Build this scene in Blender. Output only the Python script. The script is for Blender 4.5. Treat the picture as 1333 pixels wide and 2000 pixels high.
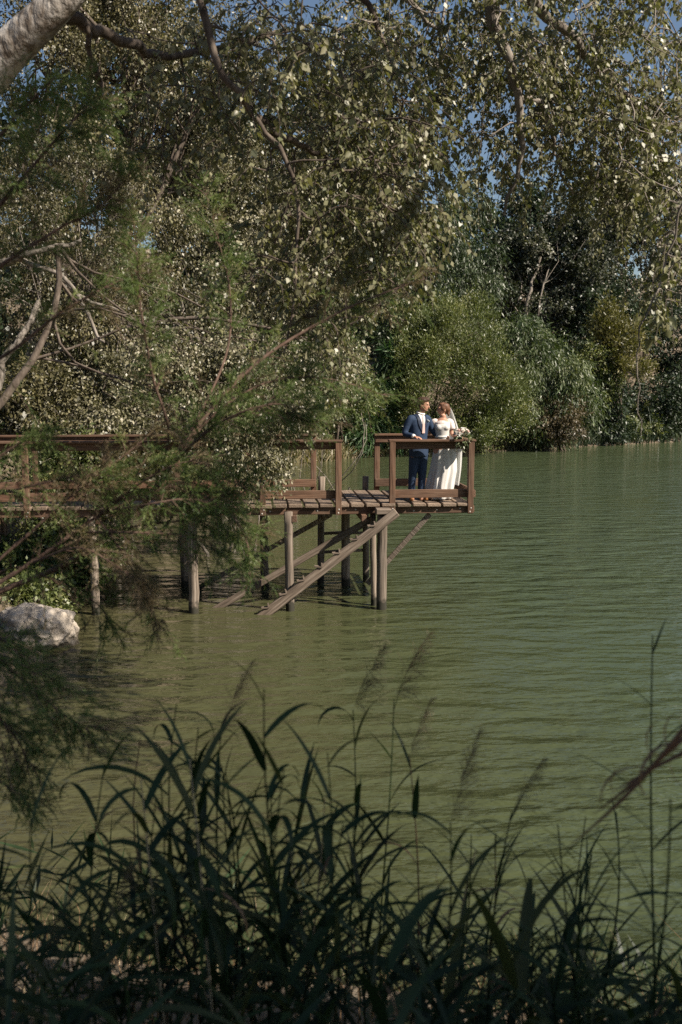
import bpy, bmesh, math, random
import numpy as np
from mathutils import Vector, Matrix, Quaternion, noise as mnoise

for o in list(bpy.data.objects): bpy.data.objects.remove(o)
sc = bpy.context.scene
COL = sc.collection
R = math.radians
TAU = 2 * math.pi

# ------------------------------------------------------------------ camera, sky, sun, exposure
EYE = 3.83; PITCH = R(7.33); FPX = 1944.0
cam = bpy.data.cameras.new('camera'); camo = bpy.data.objects.new('camera', cam); COL.objects.link(camo)
camo.location = (0, 0, EYE); camo.rotation_euler = (R(90) - PITCH, 0, 0)
cam.sensor_fit = 'VERTICAL'; cam.sensor_height = 36; cam.sensor_width = 24; cam.lens = 35
cam.clip_start = 0.05; cam.clip_end = 800
cam.dof.use_dof = True; cam.dof.focus_distance = 17.2; cam.dof.aperture_fstop = 3.2
sc.camera = camo
SUN_AZ = R(116); SUN_EL = R(40)            # azimuth clockwise from +Y
sunvec = Vector((math.sin(SUN_AZ) * math.cos(SUN_EL), math.cos(SUN_AZ) * math.cos(SUN_EL), math.sin(SUN_EL)))
w = bpy.data.worlds.new('World'); sc.world = w; w.use_nodes = True
nt = w.node_tree; nt.nodes.clear()
sky = nt.nodes.new('ShaderNodeTexSky'); sky.sky_type = 'NISHITA'; sky.sun_disc = False
sky.sun_elevation = SUN_EL; sky.sun_rotation = SUN_AZ; sky.air_density = 1.0; sky.dust_density = 1.0; sky.ozone_density = 1.0
bg = nt.nodes.new('ShaderNodeBackground'); bg.inputs[1].default_value = 0.05
wo = nt.nodes.new('ShaderNodeOutputWorld'); nt.links.new(sky.outputs[0], bg.inputs[0]); nt.links.new(bg.outputs[0], wo.inputs[0])
sl = bpy.data.lights.new('sun', 'SUN'); sl.energy = 5.0; sl.angle = R(0.5); sl.color = (1, .90, .76)
slo = bpy.data.objects.new('sun', sl); COL.objects.link(slo); slo.location = (20, -12, 30)
slo.rotation_euler = (-sunvec).to_track_quat('-Z', 'Y').to_euler()
sc.view_settings.view_transform = 'Standard'; sc.view_settings.look = 'None'
sc.view_settings.exposure = 0.98; sc.view_settings.gamma = 1.0; sc.view_settings.use_curve_mapping = False
sc.cycles.use_denoising = False; sc.cycles.max_bounces = 6; sc.cycles.transparent_max_bounces = 6
sc.cycles.diffuse_bounces = 2; sc.cycles.glossy_bounces = 2; sc.cycles.transmission_bounces = 3
sc.cycles.caustics_reflective = False; sc.cycles.caustics_refractive = False
sc.cycles.sample_clamp_indirect = 4.0

# ------------------------------------------------------------------ helpers
_F = np.array([0, math.cos(PITCH), -math.sin(PITCH)]); _U = np.array([0, math.sin(PITCH), math.cos(PITCH)])
def ray(px, py): return _F + (px - 666.5) / FPX * np.array([1., 0, 0]) + (1000 - py) / FPX * _U
CAMP = np.array([0, 0, EYE])
def P(px, py, D):
    d = ray(px, py); return CAMP + d * (D / d[1])
def onz(px, py, z):
    d = ray(px, py); return CAMP + d * ((z - EYE) / d[2])
def unit(v):
    v = np.asarray(v, float); return v / (np.linalg.norm(v, axis=-1, keepdims=True) + 1e-9)

def empty(name, loc=(0, 0, 0), parent=None, rz=0):
    o = bpy.data.objects.new(name, None); COL.objects.link(o); o.location = Vector(loc); o.rotation_euler = (0, 0, rz)
    o.empty_display_size = .1
    if parent: o.parent = parent
    return o
def tag(o, label, cat, group=None, kind=None):
    o['label'] = label; o['category'] = cat
    if group: o['group'] = group
    if kind: o['kind'] = kind
    return o
def mesh_np(name, V, faces, tint=None, smooth=False):
    """faces: list of int arrays (n,k)"""
    me = bpy.data.meshes.new(name)
    V = np.ascontiguousarray(V, dtype=np.float32)
    faces = [np.asarray(f, dtype=np.int32) for f in faces if len(f)]
    me.vertices.add(len(V)); me.vertices.foreach_set('co', V.ravel())
    nl = sum(f.size for f in faces); npoly = sum(len(f) for f in faces)
    me.loops.add(nl); me.polygons.add(npoly)
    me.loops.foreach_set('vertex_index', np.concatenate([f.ravel() for f in faces]))
    tot = np.concatenate([np.full(len(f), f.shape[1], np.int32) for f in faces])
    st = np.concatenate([[0], np.cumsum(tot)[:-1]]).astype(np.int32)
    me.polygons.foreach_set('loop_start', st)
    if smooth: me.polygons.foreach_set('use_smooth', np.ones(npoly, bool))
    if tint is not None:
        a = me.attributes.new('tint', 'FLOAT', 'POINT'); a.data.foreach_set('value', np.ascontiguousarray(tint, dtype=np.float32))
    me.update(calc_edges=True)
    return me
def obj(name, me, m, parent=None, loc=None, local=False):
    o = bpy.data.objects.new(name, me); COL.objects.link(o)
    if m is not None and len(me.materials) == 0: me.materials.append(m)
    if parent: o.parent = parent
    if loc is not None: o.location = Vector(loc)
    return o
class Soup:
    def __init__(s): s.V = []; s.F = {}; s.T = []; s.n = 0
    def add(s, V, faces, tint=None):
        V = np.asarray(V, float).reshape(-1, 3)
        for f in faces:
            f = np.asarray(f, np.int64)
            if len(f): s.F.setdefault(f.shape[1], []).append(f + s.n)
        s.V.append(V); s.n += len(V)
        s.T.append(np.zeros(len(V)) if tint is None else np.broadcast_to(tint, (len(V),)))
        return s
    def mesh(s, name, smooth=False, origin=None):
        V = np.concatenate(s.V)
        if origin is not None: V = V - np.asarray(origin)
        return mesh_np(name, V, [np.concatenate(f) for f in s.F.values()], np.concatenate(s.T), smooth)
def tubes(Pts, Rad, sides=5, caps=False):
    """batch of tubes: Pts (N,K,3), Rad (N,K)"""
    Pts = np.asarray(Pts, float); Rad = np.asarray(Rad, float)
    if Pts.ndim == 2: Pts = Pts[None]; Rad = Rad[None]
    N, K, _ = Pts.shape
    Tn = unit(np.gradient(Pts, axis=1))
    ref = np.where(np.abs(Tn[:, :1, 2:3]) > .9, np.array([1., 0, 0]), np.array([0, 0, 1.]))
    A = unit(np.cross(Tn, np.broadcast_to(ref, Tn.shape))); B = np.cross(Tn, A)
    # keep frames continuous along the tube
    for k in range(1, K):
        a = A[:, k - 1] - Tn[:, k] * np.sum(A[:, k - 1] * Tn[:, k], -1, keepdims=True)
        A[:, k] = unit(a); B[:, k] = np.cross(Tn[:, k], A[:, k])
    th = np.arange(sides) / sides * TAU
    V = Pts[:, :, None] + Rad[:, :, None, None] * (np.cos(th)[:, None] * A[:, :, None] + np.sin(th)[:, None] * B[:, :, None])
    i = np.arange(N)[:, None, None] * K * sides + np.arange(K - 1)[None, :, None] * sides
    j = np.arange(sides)[None, None]; j2 = (j + 1) % sides
    Fq = np.stack([i + j, i + j2, i + sides + j2, i + sides + j], -1).reshape(-1, 4)
    fs = [Fq]
    if caps:
        b0 = np.arange(N)[:, None] * K * sides
        fs.append(b0 + np.arange(sides)[::-1]); fs.append(b0 + (K - 1) * sides + np.arange(sides))
    return V.reshape(-1, 3), fs
def spline(pts, n):
    """Catmull-Rom through pts (rows may hold extra columns)"""
    p = np.asarray(pts, float); p = np.vstack([2 * p[0] - p[1], p, 2 * p[-1] - p[-2]])
    m = len(p) - 3; t = np.linspace(0, m - 1e-6, n); i = t.astype(int); u = (t - i)[:, None]
    a, b, c, d = p[i], p[i + 1], p[i + 2], p[i + 3]
    return .5 * (2 * b + (c - a) * u + (2 * a - 5 * b + 4 * c - d) * u * u + (3 * b - a - 3 * c + d) * u ** 3)
def leafquads(C, A, Nn, L, W, fold=.12):
    n = len(C); A = unit(A); S = unit(np.cross(A, Nn)); Nn = np.cross(S, A)
    L = np.broadcast_to(L, (n,))[:, None]; W = np.broadcast_to(W, (n,))[:, None]
    mid = C + A * L * .42 + Nn * W * fold
    V = np.stack([C, mid + S * W * .5, C + A * L, mid - S * W * .5], 1).reshape(-1, 3)
    F = np.arange(n * 4).reshape(n, 4)
    return V, [F]
def nrand(rng, n): return unit(rng.normal(size=(n, 3)))

# ------------------------------------------------------------------ materials
def newmat(name):
    m = bpy.data.materials.new(name); m.use_nodes = True; m.node_tree.nodes.clear()
    return m, m.node_tree.nodes, m.node_tree.links
def ramp(N, stops):
    r = N.new('ShaderNodeValToRGB'); e = r.color_ramp.elements
    while len(e) < len(stops): e.new(.5)
    for el, (p, c) in zip(e, stops): el.position = p; el.color = (*c, 1)
    return r
def mat_leaf(name, cols, trans=.28, gloss=.05, rough=.45):
    m, N, L = newmat(name)
    at = N.new('ShaderNodeAttribute'); at.attribute_name = 'tint'
    r = ramp(N, [(i / (len(cols) - 1), c) for i, c in enumerate(cols)]); L.new(at.outputs['Fac'], r.inputs[0])
    d = N.new('ShaderNodeBsdfDiffuse'); t = N.new('ShaderNodeBsdfTranslucent'); g = N.new('ShaderNodeBsdfGlossy')
    g.inputs['Roughness'].default_value = rough
    L.new(r.outputs[0], d.inputs[0])
    hs = N.new('ShaderNodeMixRGB'); hs.blend_type = 'MULTIPLY'; hs.inputs[0].default_value = 1; hs.inputs[2].default_value = (1.25, 1.35, .6, 1)
    L.new(r.outputs[0], hs.inputs[1]); L.new(hs.outputs[0], t.inputs[0])
    m1 = N.new('ShaderNodeMixShader'); m1.inputs[0].default_value = trans; L.new(d.outputs[0], m1.inputs[1]); L.new(t.outputs[0], m1.inputs[2])
    m2 = N.new('ShaderNodeMixShader'); m2.inputs[0].default_value = gloss; L.new(m1.outputs[0], m2.inputs[1]); L.new(g.outputs[0], m2.inputs[2])
    o = N.new('ShaderNodeOutputMaterial'); L.new(m2.outputs[0], o.inputs[0])
    return m
def mat_noise(name, cols, scale=(4, 4, 4), detail=5, rough=.85, bump=.3, bscale=None, bdist=.01, coord='Object', spec=.3, rough_noise=.6):
    m, N, L = newmat(name)
    tc = N.new('ShaderNodeTexCoord'); mp = N.new('ShaderNodeMapping'); mp.inputs['Scale'].default_value = scale
    L.new(tc.outputs[coord], mp.inputs[0])
    n1 = N.new('ShaderNodeTexNoise'); n1.inputs['Scale'].default_value = 1; n1.inputs['Detail'].default_value = detail; n1.inputs['Roughness'].default_value = rough_noise
    L.new(mp.outputs[0], n1.inputs['Vector'])
    r = ramp(N, [(.28 + .44 * i / (len(cols) - 1), c) for i, c in enumerate(cols)]); L.new(n1.outputs[0], r.inputs[0])
    b = N.new('ShaderNodeBsdfPrincipled'); b.inputs['Roughness'].default_value = rough; b.inputs['Specular IOR Level'].default_value = spec
    L.new(r.outputs[0], b.inputs['Base Color'])
    n2 = N.new('ShaderNodeTexNoise'); n2.inputs['Scale'].default_value = 1; n2.inputs['Detail'].default_value = 6
    mp2 = N.new('ShaderNodeMapping'); mp2.inputs['Scale'].default_value = bscale or tuple(s * 2.5 for s in scale)
    L.new(tc.outputs[coord], mp2.inputs[0]); L.new(mp2.outputs[0], n2.inputs['Vector'])
    bp = N.new('ShaderNodeBump'); bp.inputs['Strength'].default_value = bump; bp.inputs['Distance'].default_value = bdist
    L.new(n2.outputs[0], bp.inputs['Height']); L.new(bp.outputs[0], b.inputs['Normal'])
    o = N.new('ShaderNodeOutputMaterial'); L.new(b.outputs[0], o.inputs[0])
    return m
def mat_flat(name, c, rough=.7, spec=.3, sss=0):
    m, N, L = newmat(name); b = N.new('ShaderNodeBsdfPrincipled')
    b.inputs['Base Color'].default_value = (*c, 1); b.inputs['Roughness'].default_value = rough; b.inputs['Specular IOR Level'].default_value = spec
    o = N.new('ShaderNodeOutputMaterial'); L.new(b.outputs[0], o.inputs[0]); return m

M = {}
M['water'] = None
# stained timber, grain along local x / along z / along y
def wood(name, cols, ax, fine=55., long=2.2):
    s = [fine] * 3; s[ax] = long
    m = mat_noise(name, cols, tuple(s), 6, .82, .8, tuple(k * 1.6 for k in s), .008)
    N, L = m.node_tree.nodes, m.node_tree.links; b = [n for n in N if n.type == 'BSDF_PRINCIPLED'][0]; src = b.inputs['Base Color'].links[0].from_socket
    g_ = N.new('ShaderNodeNewGeometry'); n = N.new('ShaderNodeTexNoise'); n.inputs['Scale'].default_value = 2.6; n.inputs['Detail'].default_value = 7; n.inputs['Roughness'].default_value = .7; L.new(g_.outputs['Position'], n.inputs['Vector'])
    mr = N.new('ShaderNodeMapRange'); mr.inputs[1].default_value = .42; mr.inputs[2].default_value = .75; mr.inputs[4].default_value = .5; L.new(n.outputs[0], mr.inputs[0])
    oi = N.new('ShaderNodeObjectInfo'); hv = N.new('ShaderNodeHueSaturation'); vm = N.new('ShaderNodeMapRange'); vm.inputs[3].default_value = .72; vm.inputs[4].default_value = 1.25; L.new(oi.outputs['Random'], vm.inputs[0]); L.new(vm.outputs[0], hv.inputs['Value']); L.new(src, hv.inputs['Color'])
    mx = N.new('ShaderNodeMixRGB'); mx.inputs[2].default_value = (.15, .112, .082, 1); L.new(mr.outputs[0], mx.inputs[0]); L.new(hv.outputs[0], mx.inputs[1]); L.new(mx.outputs[0], b.inputs['Base Color'])
    return m
BR = [(.032, .018, .011), (.105, .056, .034), (.19, .113, .073)]
DK = [(.08, .055, .04), (.20, .145, .105), (.30, .235, .18)]
ST = [(.035, .026, .02), (.15, .115, .088), (.30, .245, .20)]
GR = [(.04, .031, .025), (.18, .145, .115), (.34, .285, .235)]
M['brown_x'] = wood('stained_timber_x', BR, 0); M['brown_y'] = wood('stained_timber_y', BR, 1); M['brown_z'] = wood('stained_timber_z', BR, 2)
M['deck_y'] = wood('worn_deck_timber', DK, 1)
M['grey_x'] = wood('weathered_timber_x', ST, 0, 40)
def mat_pile():
    m = wood('weathered_pile', GR, 2, 38, 1.2)
    N, L = m.node_tree.nodes, m.node_tree.links
    b = [n for n in N if n.type == 'BSDF_PRINCIPLED'][0]; src = b.inputs['Base Color'].links[0].from_socket
    g = N.new('ShaderNodeNewGeometry'); sx = N.new('ShaderNodeSeparateXYZ'); L.new(g.outputs['Position'], sx.inputs[0])
    n = N.new('ShaderNodeTexNoise'); n.inputs['Scale'].default_value = 9; L.new(g.outputs['Position'], n.inputs['Vector'])
    ma = N.new('ShaderNodeMath'); ma.operation = 'MULTIPLY_ADD'; ma.inputs[1].default_value = .3; L.new(n.outputs[0], ma.inputs[0]); ma.inputs[2].default_value = .0
    su = N.new('ShaderNodeMath'); su.operation = 'SUBTRACT'; L.new(sx.outputs[2], su.inputs[0]); L.new(ma.outputs[0], su.inputs[1])
    mr = N.new('ShaderNodeMapRange'); mr.inputs[1].default_value = -.02; mr.inputs[2].default_value = .05; L.new(su.outputs[0], mr.inputs[0])
    mx = N.new('ShaderNodeMixRGB'); mx.inputs[1].default_value = (.03, .028, .02, 1); L.new(mr.outputs[0], mx.inputs[0]); L.new(src, mx.inputs[2]); L.new(mx.outputs[0], b.inputs['Base Color'])
    return m
M['pile'] = mat_pile()
M['bark_pale'] = mat_noise('pale_poplar_bark', [(.05, .035, .025), (.14, .11, .085), (.42, .385, .35), (.50, .47, .44)], (7, 7, 5), 10, .85, .9, (18, 18, 9), .03)
M['bark_dark'] = mat_noise('dark_bark', [(.035, .026, .02), (.09, .07, .055), (.16, .13, .105)], (14, 14, 5), 6, .9, .6, (40, 40, 15), .012)
M['bark_grey'] = mat_noise('grey_bark', [(.07, .058, .047), (.18, .155, .13), (.30, .265, .23)], (12, 12, 5), 6, .9, .6, (40, 40, 15), .012)
M['bark_red'] = mat_noise('tamarisk_bark', [(.045, .026, .02), (.10, .062, .045), (.17, .11, .085)], (30, 30, 12), 5, .85, .5, (60, 60, 20), .004)
M['soil'] = mat_noise('bank_soil', [(.055, .042, .028), (.13, .10, .07), (.23, .19, .14)], (1.1, 1.1, 1.1), 8, .95, .9, (9, 9, 9), .06)
M['rock'] = mat_noise('pale_limestone', [(.14, .115, .09), (.33, .285, .235), (.45, .40, .35)], (4.5, 4.5, 4.5), 10, .9, .9, (9, 9, 9), .035)
def wet_base(m, z0, z1, col):
    N, L = m.node_tree.nodes, m.node_tree.links; b = [n for n in N if n.type == 'BSDF_PRINCIPLED'][0]; src = b.inputs['Base Color'].links[0].from_socket
    g_ = N.new('ShaderNodeNewGeometry'); sx = N.new('ShaderNodeSeparateXYZ'); L.new(g_.outputs['Position'], sx.inputs[0])
    n = N.new('ShaderNodeTexNoise'); n.inputs['Scale'].default_value = 6; n.inputs['Detail'].default_value = 6; L.new(g_.outputs['Position'], n.inputs['Vector'])
    ma = N.new('ShaderNodeMath'); ma.operation = 'MULTIPLY_ADD'; ma.inputs[1].default_value = -.25; L.new(n.outputs[0], ma.inputs[0]); L.new(sx.outputs[2], ma.inputs[2])
    mr = N.new('ShaderNodeMapRange'); mr.inputs[1].default_value = z0 - .12; mr.inputs[2].default_value = z1 - .12; L.new(ma.outputs[0], mr.inputs[0])
    mx = N.new('ShaderNodeMixRGB'); mx.inputs[1].default_value = (*col, 1); L.new(mr.outputs[0], mx.inputs[0]); L.new(src, mx.inputs[2]); L.new(mx.outputs[0], b.inputs['Base Color'])
wet_base(M['rock'], .02, .14, (.06, .05, .035))
M['leaf_poplar'] = mat_leaf('poplar_leaf', [(.036, .045, .017), (.10, .106, .044), (.185, .175, .09), (.27, .25, .165)], .25)
M['leaf_dusk'] = mat_leaf('deep_poplar_leaf', [(.022, .035, .016), (.055, .07, .03), (.11, .11, .05), (.17, .15, .08)], .25)
M['leaf_silver'] = mat_leaf('silver_poplar_leaf', [(.04, .042, .02), (.12, .115, .062), (.26, .235, .15), (.55, .51, .42)], .22)
M['leaf_grey'] = mat_leaf('grey_small_leaf', [(.028, .027, .012), (.085, .078, .036), (.17, .15, .075), (.29, .255, .15)], .22)
M['leaf_olive'] = mat_leaf('olive_shrub_leaf', [(.03, .042, .012), (.095, .12, .036), (.19, .20, .075), (.30, .28, .14)], .3)
M['leaf_gold'] = mat_leaf('golden_shrub_leaf', [(.06, .06, .015), (.14, .13, .04), (.24, .20, .08)], .28)
M['leaf_green'] = mat_leaf('fresh_green_leaf', [(.018, .045, .016), (.045, .095, .035), (.095, .155, .065), (.20, .25, .15)], .28)
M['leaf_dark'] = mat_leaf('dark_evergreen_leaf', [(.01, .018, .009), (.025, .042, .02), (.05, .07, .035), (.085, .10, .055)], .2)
M['leaf_willow'] = mat_leaf('silvery_willow_leaf', [(.02, .036, .012), (.06, .09, .03), (.14, .165, .075), (.32, .33, .22)], .26)
M['leaf_willowdark'] = mat_leaf('dark_willow_leaf', [(.012, .022, .008), (.03, .05, .018), (.065, .09, .038), (.15, .17, .10)], .22)
M['leaf_silverdark'] = mat_leaf('dark_silver_poplar_leaf', [(.012, .018, .008), (.03, .038, .02), (.07, .075, .045), (.42, .40, .33)], .2)  # mostly dark leaves, a few pale silver ones
M['leaf_brown'] = mat_leaf('browned_shrub_leaf', [(.05, .038, .02), (.11, .085, .045), (.17, .14, .085)], .2)
M['tam'] = mat_leaf('tamarisk_green', [(.035, .055, .018), (.08, .12, .038), (.14, .19, .062), (.21, .21, .085)], .35, .02)
M['tam_brown'] = mat_leaf('tamarisk_dry', [(.06, .055, .028), (.14, .11, .062), (.24, .175, .11)], .3, .02)
M['reed'] = mat_leaf('reed_leaf', [(.011, .022, .009), (.02, .04, .016), (.034, .06, .024), (.07, .075, .03)], .25, .02, .4)
M['reed_dry'] = mat_leaf('dry_reed', [(.12, .06, .035), (.26, .16, .09), (.45, .37, .24)], .25, .03)
M['plume'] = mat_leaf('reed_plume', [(.09, .07, .05), (.16, .13, .09), (.24, .19, .14)], .4, .0)
M['grass'] = mat_leaf('bank_grass', [(.05, .06, .02), (.12, .12, .05), (.26, .21, .12), (.40, .33, .22)], .25)

def mat_water():
    m, N, L = newmat('murky_green_water')
    tc = N.new('ShaderNodeTexCoord')
    def noise(scale, rot, st, det):
        mp = N.new('ShaderNodeMapping'); mp.inputs['Rotation'].default_value = (0, 0, R(rot)); mp.inputs['Scale'].default_value = (scale * st, scale, scale)
        L.new(tc.outputs['Object'], mp.inputs[0])
        n = N.new('ShaderNodeTexNoise'); n.inputs['Scale'].default_value = 1; n.inputs['Detail'].default_value = det; n.inputs['Roughness'].default_value = .45; n.inputs['Distortion'].default_value = .35
        L.new(mp.outputs[0], n.inputs['Vector']); return n.outputs[0]
    def add(a, b, k):
        x = N.new('ShaderNodeMath'); x.operation = 'MULTIPLY_ADD'; L.new(b, x.inputs[0]); x.inputs[1].default_value = k; L.new(a, x.inputs[2]); return x.outputs[0]
    h = noise(2.5, -38, .34, 1.5)
    h = add(h, noise(6.5, -52, .4, 2), .34)
    h = add(h, noise(17, -34, .5, 2), .11)
    # calmer and rougher patches drifting over the lake
    patch = noise(.13, -20, .5, 3)
    mr = N.new('ShaderNodeMapRange'); mr.inputs[1].default_value = .35; mr.inputs[2].default_value = .65; mr.inputs[3].default_value = .35; mr.inputs[4].default_value = 1.0
    L.new(patch, mr.inputs[0])
    bp = N.new('ShaderNodeBump'); bp.inputs['Distance'].default_value = .26; L.new(mr.outputs[0], bp.inputs['Strength']); L.new(h, bp.inputs['Height'])
    b = N.new('ShaderNodeBsdfPrincipled'); b.inputs['Roughness'].default_value = .06; b.inputs['IOR'].default_value = 1.33
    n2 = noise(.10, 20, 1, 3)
    # reflected trees (browner, left) and sky (greener, right) painted into the base colour
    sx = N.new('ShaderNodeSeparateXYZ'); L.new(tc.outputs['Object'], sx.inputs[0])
    refl = N.new('ShaderNodeMath'); refl.operation = 'MULTIPLY_ADD'; L.new(n2, refl.inputs[0]); refl.inputs[1].default_value = 6.0; L.new(sx.outputs[0], refl.inputs[2])
    mg = N.new('ShaderNodeMapRange'); mg.inputs[1].default_value = -1.5; mg.inputs[2].default_value = 7.0; L.new(refl.outputs[0], mg.inputs[0])
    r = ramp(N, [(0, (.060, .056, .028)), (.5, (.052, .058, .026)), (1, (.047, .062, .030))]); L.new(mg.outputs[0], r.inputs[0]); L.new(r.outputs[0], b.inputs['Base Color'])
    L.new(bp.outputs[0], b.inputs['Normal'])
    o = N.new('ShaderNodeOutputMaterial'); L.new(b.outputs[0], o.inputs[0]); return m
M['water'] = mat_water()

# ------------------------------------------------------------------ terrain and water
SHORE = np.array([(60, 1.0), (30, 2.5), (8, 4.6), (3, 5.3), (0, 5.9), (-2, 6.3), (-3.6, 7.6), (-4.5, 9.5), (-4.5, 12), (-4.2, 13.6), (-4.7, 15.6), (-5.6, 18), (-6.0, 20.5), (-5.7, 23),
                  (-6.2, 28), (-6, 36), (-3, 46), (.6, 52.0), (4, 54), (7, 56.2), (11, 58.5), (15, 61.5), (22.5, 66.6), (40, 73), (90, 82), (260, 90)], float)
POLY = np.vstack([SHORE, [(400, 90), (400, 1)]])
def sdist(X, Y):
    """distance to the shore, positive on land"""
    p = np.stack([np.ravel(X), np.ravel(Y)], 1).astype(float)
    best = np.full(len(p), 1e9)
    for a, b in zip(SHORE[:-1], SHORE[1:]):
        ab = b - a; t = np.clip(((p - a) @ ab) / (ab @ ab), 0, 1); best = np.minimum(best, np.linalg.norm(p - a - t[:, None] * ab, axis=1))
    ins = np.zeros(len(p), bool); n = len(POLY)
    for i in range(n):
        x1, y1 = POLY[i]; x2, y2 = POLY[(i + 1) % n]
        c = ((y1 > p[:, 1]) != (y2 > p[:, 1])) & (p[:, 0] < (x2 - x1) * (p[:, 1] - y1) / (y2 - y1 + 1e-12) + x1); ins ^= c
    return np.where(ins, -best, best).reshape(np.shape(X))
def lump(x, y): return .5 * np.sin(x * .9 + 1.3 * np.sin(y * .5)) * np.sin(y * .8 + np.sin(x * .63)) + .3 * np.sin(x * 2.3 + y * 1.7) * np.sin(y * 2.9 - x * 1.1)
def tz(x, y):
    x = np.asarray(x, float); y = np.asarray(y, float); d = sdist(x, y)
    far = np.clip((y - 14) / 20, 0, 1); right = np.clip((y - 45) / 12, 0, 1)
    land = 3.2 * (1 - np.exp(-np.maximum(d, 0) / 5)) + far * np.clip((d - 5) * (.22 + .1 * right), 0, 13) + lump(x, y) * .25 * np.clip(d / 2, 0, 1)
    return np.where(d > 0, land, np.maximum(-.35 * -d, -2.2))
xs = np.unique(np.concatenate([np.linspace(-160, -20, 30), np.linspace(-20, 32, 110), np.linspace(32, 260, 40)]))
ys = np.unique(np.concatenate([np.linspace(-60, -6, 18), np.linspace(-6, 30, 84), np.linspace(30, 100, 66), np.linspace(100, 260, 24)]))
gx, gy = np.meshgrid(xs, ys); gz = tz(gx, gy)
ny, nx = gx.shape; idx = np.arange(nx * ny).reshape(ny, nx)
q = np.stack([idx[:-1, :-1], idx[:-1, 1:], idx[1:, 1:], idx[1:, :-1]], -1).reshape(-1, 4)
g = obj('ground', mesh_np('ground', np.stack([gx, gy, gz], -1).reshape(-1, 3), [q], None, True), M['soil'])
tag(g, 'earthen lake bank rising under the trees', 'ground', kind='structure')
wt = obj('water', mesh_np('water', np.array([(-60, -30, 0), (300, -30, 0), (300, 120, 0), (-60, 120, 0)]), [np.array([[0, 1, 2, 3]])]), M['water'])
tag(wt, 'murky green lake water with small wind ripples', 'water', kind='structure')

# ------------------------------------------------------------------ foliage generators
def crown(rng, blobs, n, L, W, droop=.3, twig=.6, per=14, sub=12, subr=.33, leafdroop=.3, spread=.12, lsd=.25, flat=.6, core=.25):
    """leaf sprays clumped round sub-centres of each blob; returns leaf verts, faces, tint, twig polylines"""
    B = np.array(blobs, float); ctr, rad = B[:, :3], B[:, 3:6]
    wgt = np.prod(rad, 1) ** (2 / 3.); wgt /= wgt.sum()
    nt_ = max(1, int(n / per))
    S = []; Sd = []; Sr = []; Sw = []
    for c, r, ww in zip(ctr, rad, wgt):
        u = nrand(rng, sub); k = rng.uniform(core, 1, sub)[:, None] ** .6
        S.append(c + u * r * k * .85); Sd.append(u); Sr.append(np.tile(r, (sub, 1)) * subr * rng.uniform(.6, 1.35, (sub, 1))); Sw.append(np.full(sub, ww / sub) * rng.uniform(.4, 1.6, sub))
    S = np.concatenate(S); Sd = np.concatenate(Sd); Sr = np.concatenate(Sr); Sw = np.concatenate(Sw); Sw /= Sw.sum()
    k = rng.choice(len(S), nt_, p=Sw)
    u = nrand(rng, nt_); org = S[k] + u * Sr[k] * (rng.uniform(.1, 1, (nt_, 1)) ** .5)
    d = unit(u * .6 + Sd[k] * .5 + nrand(rng, nt_) * .5 + np.array([0, 0, -droop]))
    tl = twig * rng.uniform(.5, 1.3, nt_)[:, None]
    tt = (np.arange(per) + rng.uniform(0, 1, (nt_, per))) / per
    sag = np.array([0, 0, -1.]) * droop * .6
    pos = org[:, None] + d[:, None] * (tl * tt)[..., None] + sag * ((tl * tt) * tt)[..., None] + rng.normal(size=(nt_, per, 3)) * spread * twig
    ax = unit(d[:, None] * .6 + rng.normal(size=(nt_, per, 3)) * .5 + np.array([0, 0, -leafdroop]))
    no = unit(u[:, None] * .25 + np.array([0, 0, flat * .4]) + rng.normal(size=(nt_, per, 3)) * .9)
    ct = rng.beta(1.6, 2.2, len(S)); tn = np.clip(ct[k][:, None] * .45 + rng.beta(2, 2.6, nt_)[:, None] * .3 + rng.uniform(-.05, .38, (nt_, per)), 0, 1)
    n_ = nt_ * per
    ls = np.exp(rng.normal(0, lsd, n_))
    V, Fc = leafquads(pos.reshape(-1, 3), ax.reshape(-1, 3), no.reshape(-1, 3), L * ls, W * ls)
    s = np.linspace(0, 1, 4)[None, :, None]
    tw = org[:, None] + d[:, None] * tl[:, None] * s + sag * tl[:, None] * s * s
    return V, Fc, np.repeat(tn.ravel() ** 1.35, 4), tw, S
def bend(rng, a, b, n=7, k=.12, up=0.):
    a = np.asarray(a, float); b = np.asarray(b, float); L = np.linalg.norm(b - a); t = np.linspace(0, 1, n)[:, None]
    c1 = rng.normal(size=3) * k * L; c2 = rng.normal(size=3) * k * L * .6
    return a + (b - a) * t + np.sin(t * math.pi) * c1 + np.sin(t * TAU) * c2 + np.array([0, 0, up * L]) * np.sin(t * math.pi)
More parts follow.
